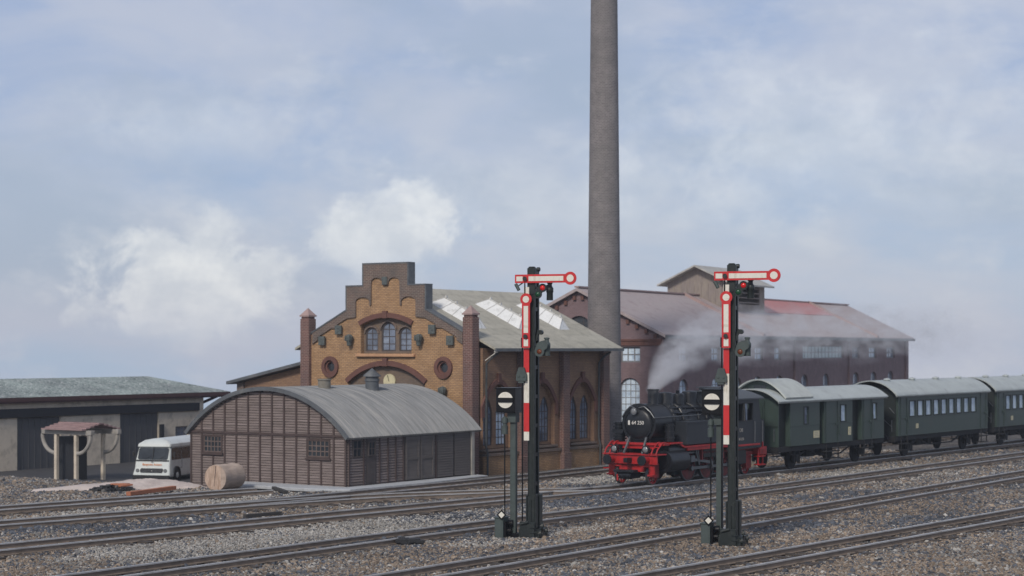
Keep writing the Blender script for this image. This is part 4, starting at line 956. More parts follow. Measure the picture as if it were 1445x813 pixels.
# ------------------------------------------------------------------ semaphore signals
def semaphore():
    t = thing('semaphore_signal', 'left semaphore signal mast with horizontal red and cream arm, in front of the hall', 'signal', (.685,58.43,0), R(-20), 'semaphore signals at stop')
    D = M['sigdark']; H = 8.42
    # two channel sections with battens between them
    def channel(y0,y1,open_dir):
        b = MB(); b.box(-.114,.114,y0,y1,.05,H)
        for s in (-1,1): b.box(s*.114-.014 if s>0 else -.114,.114 if s>0 else -.114+.014, min(y0,y1)-.03 if open_dir<0 else max(y0,y1), min(y0,y1) if open_dir<0 else max(y0,y1)+.03,.05,H-.02)
        b.box(-.03,.03,(y0-.012) if open_dir<0 else y1,(y0) if open_dir<0 else y1+.012,.3,H-.3)
        return b.build('mast_channel', D, t, bevel=.004)
    channel(-.2,-.12,-1); channel(.12,.2,1)
    b = MB()
    for k in range(9): z = .7+k*.92; b.box(-.10,-.085,-.119,.119,z,z+.12); b.box(.085,.10,-.119,.119,z,z+.12)
    b.box(-.025,.025,-.119,.119,.05,H-.4); b.build('mast_batten', M['sigblack'], t)
    b = MB(); b.box(-.135,.13,-.23,-.05,H-.75,H+.08); b.box(-.12,.12,-.049,.2,H-.4,H+.03); b.prism([(-.12,H+.081),(.115,H+.081),(.08,H+.13),(-.08,H+.13)],-.21,-.07,'xz')
    b.cyl((.06,.13,H+.05),(.17,.13,H+.05),.07,n=12); b.build('mast_head', D, t, bevel=.012)
    # striped mast plate
    b = MB(); b.box(-.235,-.06,-.262,-.24,3.05,7.9); mp_ = b.build('mast_plate', M['sigwhite'], t)
    for z0,z1 in ((6.85,7.42),(5.2,5.96),(3.33,4.24)): b = MB(); b.box(-.237,-.058,-.266,-.238,z0,z1); b.build('red_band', M['sigred'], mp_)
    def arm(x0,x1,rad,parent_name='signal_arm'):
        """arm along +x from x0 to the disc centre x1, pivot at the origin"""
        b = MB(); h = .135; o = [(x0,-h),(x1-rad*.75,-h*1.0)]
        a0 = math.asin(h/rad)
        o = [(x0,-h)] + [(x1+rad*math.cos(PI+a0+ (2*PI-2*a0)*k/28), rad*math.sin(PI+a0+(2*PI-2*a0)*k/28)) for k in range(29)] + [(x0,h)]
        b.prism(o,-.02,.0,'xz'); return b
    def armset(loc, rot, x0, x1, rad, name):
        b = arm(x0,x1,rad); a = b.build(name, M['sigred'], t, bevel=.004); a.location = loc; a.rotation_euler = (0,rot,0)
        for u0,u1 in ((x0+.05,-.09),(.11,x1-rad-.02)):
            c = MB(); c.box(u0,u1,-.026,-.021,-.075,.075); c.build('cream_stripe', M['sigwhite'], a)
        c = MB(); c.prism(circ(x1,0,rad*.56,28),-.026,-.021,'xz'); c.build('cream_disc', M['sigwhite'], a)
        c = MB(); c.cyl((0,-.07,0),(0,.14,0),.055,n=14); c.cyl((0,-.09,0),(0,-.07,0),.07,.04,n=14); c.build('pivot', D, a, smooth=40)
        return a
    armset((-.165,-.30,8.16),0,-.35,1.49,.205,'main_arm')
    armset((-.13,-.345,6.34),R(-90),-.36,1.17,.19,'lower_arm')
    # counterweight lever
    b = MB(); b.bar((-.17,-.26,8.1),(-.45,-.26,7.92),.035,.035); b.cyl((-.51,-.26,8.0),(-.40,-.26,7.80),.055,n=12); b.build('counterweight', M['siggrey'], t, smooth=40)
    b = MB(); b.cyl((-.2,-.27,8.12),(-.2,-.27,7.4),.022,n=8); b.cyl((-.165,-.28,7.6),(-.165,-.28,6.4),.012,n=8); b.build('pull_rod', M['sigblack'], t)
    b = MB(); b.cyl((-.29,-.25,6.25),(-.29,-.25,.5),.024,n=8); b.cyl((-.29,-.25,6.0),(-.29,-.25,6.3),.045,n=10); b.build('lower_rod', M['sigblack'], t)
    # lamps
    def lamp(z, x, upper):
        b = MB(); b.lathe([(.02,-.26),(.105,-.26),(.1,-.02),(.115,0),(.115,.12),(.09,.16),(.07,.2),(.07,.26),(.09,.27),(.085,.31),(.02,.32)],(x+.18,-.02,z-.13 if upper else z-.03),16)
        b.cyl((x+.05,-.03,z-.02),(x-.28,-.03,z+.02),.03,n=8)
        lp = b.build('signal_lamp', D if upper else M['siggrey'], t, smooth=40)
        c = MB(); q0 = (x,-.2,z+.0); q1 = (x-.16,-.2,z-.2) if upper else (x,-.2,z-.16)
        if upper:
            c.ring(q0,(0,1,0),.085,.135,.05,20); c.ring(q1,(0,1,0),.085,.135,.05,20); c.bar((x-.2,-.2,z+.02),(x-.02,-.2,z-.16),.03,.05); c.bar((q0[0]+.1,-.2,z),(x+.18,-.05,z+.05),.05,.14)
        else:
            c.ring(q1,(0,1,0),.085,.16,.07,20); c.prism([(x-.16,z-.13),(x-.09,z+.10),(x+.04,z+.17),(x+.18,z+.20),(x+.28,z+.08),(x+.25,z-.05),(x+.12,z-.14)],-.22,-.15,'xz')
        c.build('spectacle', D if upper else M['siggrey'], lp, smooth=40)
        def lens(q,m): d = MB(); d.lathe([(.09,0),(.075,.025),(.04,.045),(.005,.05)],(0,0,0),18); e = d.build('lens', m, lp, smooth=60); e.location = (q[0],q[1]-.0,q[2]); e.rotation_euler = (R(90),0,0)
        if upper: lens(q0,M['lensred']); lens(q1,M['lensgreen'])
        else: lens(q1,M['lensamber'])
    lamp(7.87,.37,True); lamp(6.02,.27,False)
    b = MB(); b.tube([(.12,.0,6.35),(.22,-.05,6.5),(.30,-.08,6.42)],.04,8); b.cyl((.26,-.12,6.47),(.26,.02,6.47),.075,n=12); b.bar((.12,-.1,6.2),(.2,-.1,6.55),.05,.05); b.build('lamp_crank', D, t, smooth=40)
    # pulley casing half way up
    b = MB(); b.prism([(-.47,4.93),(-.11,4.93),(-.11,5.1),(-.2,5.36),(-.38,5.36),(-.47,5.1)],-.36,-.25,'xz'); b.box(-.40,-.2,-.35,-.25,4.86,4.928)
    for x in (-.37,-.21): b.cyl((x,-.38,5.08),(x,-.362,5.08),.035,n=10)
    b.build('pulley_casing', M['siggrey'], t, bevel=.01)
    # foot
    b = MB(); b.box(-.17,-.125,-.27,.27,.28,1.32); b.box(-.12,.12,-.255,-.235,.28,1.28); b.box(.125,.17,-.27,-.06,.28,1.36); b.box(.13,.20,.02,.30,.28,1.34); b.box(-.02,.02,-.29,-.257,.28,1.2); b.build('mast_sleeve', D, t, bevel=.012)
    b = MB(); b.box(-.36,.34,-.42,.42,-.15,.26); b.box(-.30,.2,-.50,-.42,-.1,.5); b.cyl((-.26,-.5,.42),(.02,-.5,.5),.05,n=10)
    for z in (.15,.3): b.box(.05,.3,-.53,-.505,z,z+.03)
    b.build('foundation', M['sigdark'], t, bevel=.015)
    for x,y,z in ((.38,-.25,.36),(.46,-.1,.2),(.36,-.38,.14)):
        b = MB(); b.ring((x,y,z),(1,.25,0),.05,.13,.05,18); b.cyl((x-.06,y-.015,z),(x+.06,y+.015,z),.04,n=8); b.build('pulley_wheel', M['sigdark'], t, smooth=40)
    return t
sem = semaphore()
dup(sem, (6.73,56.1,0), R(-20), 'right semaphore signal mast with red and cream arm, in front of the locomotive')

def disc_signal():
    t = thing('disc_signal', 'left low black box signal with white disc and black bar beside the left mast', 'signal', (.056,58.4,0), R(-20), 'disc signals beside the masts')
    D = M['siggrey']
    b = MB(); b.box(-.09,-.075,-.09,.09,0,3.95); b.box(.075,.09,-.09,.09,0,3.95); b.box(-.0745,.0745,-.085,-.07,0,3.95); b.build('post', D, t)
    b = MB(); b.box(-.49,.15,-.30,.32,3.96,4.68); b.box(-.52,.18,-.32,.34,4.68,4.72); b.box(-.51,.17,-.32,.34,3.925,3.96)
    bx = b.build('signal_box', M['sigblack'], t, bevel=.01)
    b = MB(); b.prism(circ(-.17,4.33,.255,36),-.325,-.303,'xz'); b.build('white_disc', M['sigwhite'], bx)
    b = MB(); b.box(-.45,.10,-.36,-.33,4.26,4.405); b.build('black_bar', M['sigblack'], bx)
    b = MB(); b.box(-.16,.12,-.16,.2,3.62,3.92); b.lathe([(.02,-.3),(.1,-.3),(.1,-.04),(.07,-.02),(.07,.04),(.1,.06),(.09,.2),(.03,.26)],(-.23,-.2,3.55),14); b.build('lantern', M['siggrey'], t, smooth=40)
    b = MB(); b.cyl((-.23,-.2,3.3),(-.23,-.2,.75),.022,n=8); b.build('pull_rod', M['sigblack'], t)
    b = MB(); s = .165; c = (-.23,-.5,.72); b.prism([(c[0],c[2]-s),(c[0]+s,c[2]),(c[0],c[2]+s),(c[0]-s,c[2])],-.50,-.485,'xz'); dm = b.build('diamond_plate', M['sigblack'], t)
    b = MB(); s = .105; b.prism([(c[0],c[2]-s),(c[0]+s,c[2]),(c[0],c[2]+s),(c[0]-s,c[2])],-.508,-.502,'xz'); b.build('white_diamond', M['sigwhite'], dm)
    b = MB(); b.box(-.48,-.19,-.46,.06,-.05,.60); b.box(-.51,-.17,-.48,.1,.60,.64); b.build('drive_box', D, t, bevel=.012)
    b = MB(); b.box(-.185,-.12,-.4,.1,0,.5); b.cyl((-.14,-.1,.42),(.02,-.1,.42),.12,n=14); b.cyl((-.13,-.2,.2),(0,-.2,.2),.09,n=14); b.box(-.12,.2,-.15,.2,-.05,.12); b.build('drive_gear', M['sigblack'], t, smooth=40)
    return t
ds = disc_signal()
dup(ds, (6.37,56.5,0), R(-20), 'right low black box signal with white disc and black bar beside the right mast')

# ------------------------------------------------------------------ steam locomotive
RTN = -math.atan2(TD.x, TD.y)
LO = T0 + TD*3.77
loco = thing('steam_locomotive', 'black steam tank engine with red frames and buffer beam heading the green train', 'locomotive', (LO.x,LO.y,RT), RTN)
K, RD, GP = M['blackpaint'], M['redpaint'], M['greypaint']
bcz = 2.58
b = MB(); b.box(-1.32,1.32,.5,.6,.88,1.26); b.box(-1.36,1.36,.42,1.25,1.262,1.31); b.box(-.95,-.55,.6,1.2,.75,1.26); b.box(.55,.95,.6,1.2,.75,1.26); b.build('buffer_beam', RD, loco, bevel=.012)
def buffer(x, y, s):
    b = MB(); b.cyl((x,y,1.07),(x,y-s*.3,1.07),.13,n=14); b.cyl((x,y-s*.3,1.07),(x,y-s*.44,1.07),.075,n=12); f = b.build('buffer', RD if s>0 else K, loco, smooth=40)
    b = MB(); b.cyl((x,y-s*.44,1.07),(x,y-s*.5,1.07),.21,.2,n=24); b.build('buffer_head', K, f, smooth=40)
for x in (-.86,.86): buffer(x,.5,1); buffer(x,10.2,-1)
b = MB(); b.box(-.10,.10,.1,.5,.95,1.15); b.box(-.5,.5,-.05,.35,.55,.66); b.box(-.28,.28,.1,.9,.28,.54); b.cyl((-.3,.2,.42),(.3,.2,.42),.16,n=12); b.bar((-.34,-.05,.6),(-.30,.2,.3),.06,.06); b.build('coupling', K, loco, bevel=.02)
b = MB(); b.bar((-.75,-.02,.72),(-1.05,.1,.70),.09,.05); b.bar((-.3,-.02,.2),(-.34,.02,.46),.06,.05); b.build('coupling_lever', RD, loco)
b = MB(); b.box(-1.35,1.35,1.05,1.5,1.66,1.76); b.box(-.8,.8,1.15,1.25,1.50,1.66); b.box(-1.40,-.7,1.5,2.5,1.70,1.76); b.box(.7,1.40,1.5,2.5,1.70,1.76); b.build('front_deck', RD, loco, bevel=.01)
b = MB(); b.box(-.5,.5,.62,9.9,.72,1.25); b.box(-.62,.62,.62,3.0,.55,1.2); b.build('main_frame', RD, loco, bevel=.01)
for s in (-1,1):
    b = MB()
    for dx in (0,.24): b.tube([(s*(1.28-dx),.5,1.31),(s*(1.28-dx),.62,1.5),(s*(1.28-dx),1.02,1.78),(s*(1.28-dx),1.2,1.79)],.032,8)
    b.bar((s*1.28,.78,1.6),(s*1.04,.78,1.6),.05,.04); b.build('front_handrail', RD, loco, smooth=40)
    b = MB(); b.bar((s*.46,.72,1.31),(s*.40,1.22,2.1),.075,.075); b.build('deck_strut', M['slate'], loco)
    b = MB(); b.lathe([(.03,-.16),(.12,-.14),(.165,.08),(.17,.1),(.145,.1)],(0,0,0),20); hl = b.build('headlight', K, loco, smooth=40); hl.location = (s*.78,.55,1.51); hl.rotation_euler = (R(90),0,0)
    b = MB(); b.lathe([(.14,0),(.11,.03),(.03,.05)],(0,0,.085),20); b.build('lens', M['lens'], hl, smooth=60)
    b = MB(); b.bar((s*.78,.6,1.31),(s*.78,.6,1.4),.08,.08); b.build('lamp_bracket', K, loco)
b = MB(); b.cyl((0,1.22,bcz),(0,2.75,bcz),.82,n=40); b.ring((0,1.22,bcz),(0,1,0),.66,.845,.06,40); b.ring((0,2.7,bcz),(0,1,0),.8,.84,.08,40); b.box(-.5,.5,1.3,2.7,1.5,1.95); b.build('smokebox', K, loco, smooth=40)
b = MB(); vs = [(.69,0),(.67,.06),(.55,.12),(.35,.16),(.03,.18)]; b.lathe([(.69,-.05)]+vs,(0,0,0),40); dr = b.build('smokebox_door', K, loco, smooth=50); dr.location = (0,1.2,bcz-.03); dr.rotation_euler = (R(90),0,0)
b = MB(); b.ring((0,1.13,bcz-.03),(0,1,0),.66,.7,.05,40)
for k in range(12): t = 2*PI*k/12; b.bar((.62*math.cos(t),1.13,bcz+.62*math.sin(t)),(.76*math.cos(t),1.16,bcz+.76*math.sin(t)),.05,.04)
b.build('door_clamp', K, loco)
b = MB()
for s in (-1,1): b.tube([(s*.1,1.02,bcz+.66),(s*.35,1.05,bcz+.72),(s*.62,1.1,bcz+.5),(s*.8,1.12,bcz+.25),(s*.88,1.6,bcz+.25),(s*.9,5.9,bcz+.28)],.022,6)
b.build('handrail', M['steel'], loco, smooth=40)
b = MB(); b.lathe([(.03,-.18),(.11,-.16),(.15,.06),(.155,.08),(.13,.08)],(0,0,0),20); tl = b.build('top_headlight', M['steel'], loco, smooth=40); tl.location = (-.08,.98,bcz+.52); tl.rotation_euler = (R(90),0,0)
b = MB(); b.lathe([(.125,0),(.09,.03),(.03,.04)],(0,0,.07),20); b.build('lens', M['lens'], tl, smooth=60)
textpart('number', '64 250', .22, M['white'], loco, Matrix.Translation((.06,1.015,bcz+.02)) @ Matrix.Rotation(R(90),4,'X'), .01)
b = MB(); b.box(-.42,-.33,1.0,1.012,bcz-.07,bcz+.12); b.build('plate_emblem', M['white'], loco)
b = MB(); b.lathe([(.34,-.2),(.27,-.05),(.235,.05),(.235,.62),(.27,.63),(.27,.69),(.22,.7),(.2,.5)],(0,2.35,3.32),24); b.build('chimney', K, loco, smooth=40)
b = MB(); b.cyl((0,2.75,bcz),(0,6.0,bcz),.77,n=36)
for y in (3.3,4.1,4.95,5.7): b.ring((0,y,bcz),(0,1,0),.765,.79,.06,36)
b.build('boiler', K, loco, smooth=40)
for y,r,h in ((3.35,.34,.56),(4.4,.31,.50),(5.4,.36,.58)):
    b = MB(); b.lathe([(r+.1,-.2),(r+.03,-.02),(r,.08),(r,h-.14),(r*.9,h-.04),(r*.6,h),(.02,h+.01)],(0,y,bcz+.72),22)
    if y == 4.4: b.cyl((.0,y,bcz+.72+h),(0,y,bcz+.84+h),.08,n=10)
    b.build('boiler_dome', K, loco, smooth=40)
# pipework, pump, air tanks
b = MB(); rs = random.Random(3)
for y,s in ((2.95,1),(3.1,1),(3.6,1),(3.85,1),(4.75,1),(5.0,1),(5.75,1),(3.0,-1),(4.2,-1)):
    d = rs.uniform(-.25,.25); pts = [(s*.80*math.sin(R(a)), y+d*(a/80), bcz+.80*math.cos(R(a))) for a in (12,30,48,66,84)]; b.tube(pts, rs.choice((.03,.04,.05)), 6)
b.tube([(.72,2.8,bcz+.42),(.75,3.6,bcz+.36),(.72,4.4,bcz+.45),(.74,5.9,bcz+.38)],.045,6); b.tube([(.55,2.8,bcz+.62),(.55,4.6,bcz+.6),(.6,5.9,bcz+.58)],.035,6)
b.build('pipework', K, loco, smooth=40)
b = MB(); b.cyl((-1.12,1.45,1.78),(-1.12,1.45,2.62),.23,n=16); b.box(-1.36,-.8,1.2,1.7,2.12,2.3)
for z in (1.9,2.02,2.4,2.55): b.ring((-1.12,1.45,z),(0,0,1),.2,.30,.06,16)
b.build('feed_pump', K, loco, smooth=40)
b = MB(); b.cyl((1.0,2.05,1.80),(1.0,2.05,2.55),.2,n=16)
for z in (1.95,2.2,2.45): b.ring((1.0,2.05,z),(0,0,1),.18,.24,.06,16)
b.build('air_pump', K, loco, smooth=40)
for s in (-1,1):
    x0,x1 = sorted((s*.62,s*1.38)); b = MB(); b.box(x0,x1,2.85,6.35,1.62,2.62)
    b.cyl((s*1.0,3.6,2.6),(s*1.0,3.6,2.7),.16,n=14); tk = b.build('side_tank', GP, loco, bevel=.02)
    b = MB(); xx = s*1.385; b.box(*sorted((xx,xx+s*.02)),4.9,5.02,1.86,2.0); b.box(*sorted((xx,xx+s*.012)),2.9,6.3,2.52,2.55); b.build('tank_fitting', K, tk)
    b = MB(); b.box(*sorted((s*.70,s*1.42)),2.6,6.34,1.50,1.58); b.box(*sorted((s*.70,s*1.44)),6.36,9.3,1.36,1.44); b.box(*sorted((s*1.3,s*1.40)),2.9,6.4,1.38,1.498); b.bar((s*1.36,2.6,1.56),(s*1.3,2.3,1.72),.12,.08); b.build('running_board', RD, loco, bevel=.008)
    # cylinder and motion
    b = MB(); b.cyl((s*1.08,1.35,.98),(s*1.08,2.9,.98),.47,n=24); b.cyl((s*1.08,1.30,.98),(s*1.08,1.35,.98),.30,n=20); b.cyl((s*1.08,1.5,1.42),(s*1.08,2.75,1.42),.26,n=18); b.box(*sorted((s*.5,s*1.1)),1.5,2.75,.7,1.6); b.build('cylinder', K, loco, smooth=40, bevel=.01)
    b = MB(); b.bar((s*1.08,2.9,.98),(s*1.08,3.9,.96),.07,.09); b.bar((s*1.1,3.75,.96),(s*1.1,5.55,.74),.06,.12); b.box(*sorted((s*1.0,s*1.16)),3.6,3.95,.84,1.12); b.bar((s*1.05,2.9,1.25),(s*1.05,4.2,1.25),.06,.07); b.build('connecting_rod', M['steel'], loco)
    b = MB(); b.bar((s*1.0,3.9,.56),(s*1.0,7.1,.56),.05,.12)
    for y in (3.9,5.5,7.1): b.cyl((s*.93,y,.56),(s*1.06,y,.56),.11,n=12)
    b.build('coupling_rod', M['steel'], loco)
    b = MB(); b.bar((s*1.12,4.0,1.42),(s*1.12,4.35,.7),.05,.08); b.tube([(s*1.1,4.3,1.5),(s*1.14,4.2,1.2),(s*1.1,4.35,.95)],.05,6); b.bar((s*1.1,3.0,1.42),(s*1.1,4.3,1.32),.045,.06); b.bar((s*1.12,5.5,.56),(s*1.12,5.35,.9),.06,.1); b.build('valve_gear', M['steel'], loco)
    b = MB(); b.box(*sorted((s*.3,s*.66)),2.95,8.4,.3,1.3); b.box(*sorted((s*.7,s*1.2)),4.6,6.2,1.0,1.36); b.box(*sorted((s*.75,s*1.15)),7.6,8.5,.55,1.15); b.build('ash_pan', K, loco)
    b = MB(); b.bar((s*.9,2.95,.5),(s*1.0,3.0,1.5),.12,.1); b.box(*sorted((s*.85,s*1.2)),4.45,4.55,.9,1.5); b.box(*sorted((s*.85,s*1.2)),6.3,6.4,.9,1.5)
    b.bar((s*1.15,4.6,1.22),(s*1.15,9.2,1.22),.1,.1); b.bar((s*.98,7.4,1.0),(s*.98,9.3,1.0),.16,.16)
    for y in (.95,9.0): b.box(*sorted((s*.86,s*1.0)),y-.25,y+.25,.3,.9)
    b.build('motion_bracket', M['midred'], loco)
    b = MB(); y = 9.35
    for yy in (y,y+.42): b.box(*sorted((s*1.26,s*1.32)),yy,yy+.06,.42,1.5)
    for z in (.42,.8,1.15): b.box(*sorted((s*1.1,s*1.42)),y-.04,y+.52,z,z+.05)
    b.build('cab_step', RD, loco)
    b = MB()
    b.bar((s*1.0,.65,.35),(s*1.0,.62,1.25),.3,.05); b.box(*sorted((s*.88,s*1.15)),.45,.8,.40,.46); b.build('guard_iron', RD, loco)
def wheelset(y, r, name):
    w0 = None
    for s in (-1,1):
        b = MB(); x0,x1 = s*.70,s*.84; b.ring((s*.77,y,r),(1,0,0),r*.80,r*.93,.10,28); b.cyl((s*.7,y,r),(s*.86,y,r),r*.2,n=14)
        ns = 12 if r > .5 else 8
        for k in range(ns): t = 2*PI*k/ns; b.bar((s*.77,y,r),(s*.77,y+r*.85*math.cos(t),r+r*.85*math.sin(t)),.06,.05,up=(1,0,0))
        if r > .5: b.prism([(y+r*.8*math.cos(t),r+r*.8*math.sin(t)) for t in np.linspace(R(200),R(340),10)],*sorted((s*.74,s*.83)),'yz')
        w = b.build(name, M['wheelred'] if r > .5 else RD, loco); c = MB(); c.ring((s*.77,y,r),(1,0,0),r*.92,r,.14,32); c.build('tyre', M['tyre'], w)
    b = MB(); b.cyl((-.7,y,r),(.7,y,r),.09,n=10); b.build('axle', M['under'], loco)
wheelset(1.0,.42,'leading_wheel')
for y in (3.9,5.5,7.1): wheelset(y,.66,'driving_wheel')
wheelset(9.0,.42,'trailing_wheel')
# cab
cw = 1.4; c0,c1 = 6.36,9.45
for s in (-1,1):
    b = MB(); b.prism([(c0,1.24),(c1,1.24),(c1,2.5),(c1-.22,3.5),(c0,3.5)],*sorted((s*cw,s*(cw-.05))),'yz',[[(7.0,2.52),(7.75,2.52),(7.75,3.28),(7.0,3.28)],[(7.9,2.52),(8.65,2.52),(8.65,3.28),(7.9,3.28)]]); sd = b.build('cab_side', GP, loco, bevel=.008)
    b = MB(); xx = s*(cw+.002)
    for y0,y1 in ((7.0,7.75),(7.9,8.65)):
        b.prism([(y0-.04,2.48),(y1+.04,2.48),(y1+.04,3.32),(y0-.04,3.32)],*sorted((xx,xx+s*.02)),'yz',[[(y0,2.52),(y1,2.52),(y1,3.28),(y0,3.28)]])
    b.bar((s*(cw+.06),7.82,2.5),(s*(cw+.06),7.72,3.3),.09,.02); b.build('cab_window_frame', M['timberlight'] if 0 else K, sd)
    b = MB(); b.add([(s*(cw+.03),7.80,2.5),(s*(cw+.12),7.72,2.5),(s*(cw+.12),7.66,3.28),(s*(cw+.03),7.74,3.28)],[(0,1,2,3)]); b.build('wind_deflector', M['lens'], sd, recalc=False)
    b = MB(); b.box(*sorted((s*(cw-.035),s*(cw-.025))),7.0,7.3,2.52,3.28); b.box(*sorted((s*(cw-.035),s*(cw-.025))),7.9,8.2,2.52,3.28); b.build('pane', M['glass_hall'], sd)
    b = MB()
    for y in (8.78,9.5): b.tube([(s*(cw+.05),y,1.5),(s*(cw+.06),y,2.1),(s*(cw+.05),y,2.45)],.02,6)
    b.build('cab_handrail', M['steel'], sd)
Mx = Matrix.Translation((cw+.006,7.6,2.08)) @ Matrix.Rotation(R(90),4,'Z') @ Matrix.Rotation(R(90),4,'X')
textpart('emblem', 'DB', .24, M['timberlight'], loco, Mx, .004)
textpart('cab_number', '64 250', .17, M['timberlight'], loco, Matrix.Translation((cw+.006,7.6,1.68)) @ Matrix.Rotation(R(90),4,'Z') @ Matrix.Rotation(R(90),4,'X'), .004)
b = MB(); ring = lambda z0: [(-cw+.05,z0),(cw-.05,z0),(cw-.05,3.5)]+[(x,3.5+.34*(1-(x/1.45)**2)) for x in np.linspace(cw-.1,-cw+.1,13)]+[(-cw+.05,3.5)]
b.prism(ring(1.4),c0,c0+.05,'xz',[circ(s*.85,3.05,.2,16) for s in (-1,1)]); b.prism(ring(2.45),c1-.16,c1-.11,'xz',[circ(s*.7,3.1,.17,16) for s in (-1,1)]); b.build('cab_end', GP, loco)
b = MB(); ro = [(x,3.52+.36*(1-(x/1.5)**2)) for x in np.linspace(-1.5,1.5,21)]; ri = [(x,z-.06) for x,z in ro[::-1]]; b.prism(ro+ri,c0-.18,c1+.12,'xz'); b.box(-.5,.5,7.1,8.3,3.8,3.98); b.box(-.6,.6,7.0,8.4,3.98,4.02); b.build('cab_roof', pm('cab_roof_grey',(.075,.085,.095),.55,var=.25), loco, smooth=30)
b = MB(); b.box(-1.22,1.22,c1+.002,10.1,1.26,2.5); b.box(-1.05,1.05,c1+.01,10.0,2.5,2.68); bk = b.build('coal_bunker', GP, loco, bevel=.02)
b = MB()
for z in (1.75,2.15): b.box(1.222,1.24,9.7,9.95,z,z+.07)
b.box(-1.0,1.0,9.6,9.9,2.68,2.75); b.build('bunker_fitting', K, bk)
b = MB(); b.box(-1.3,1.3,10.08,10.2,.86,1.25); b.box(.95,1.32,9.5,10.08,.9,1.25); b.box(-1.32,-.95,9.5,10.08,.9,1.25); b.build('rear_beam', RD, loco, bevel=.01)

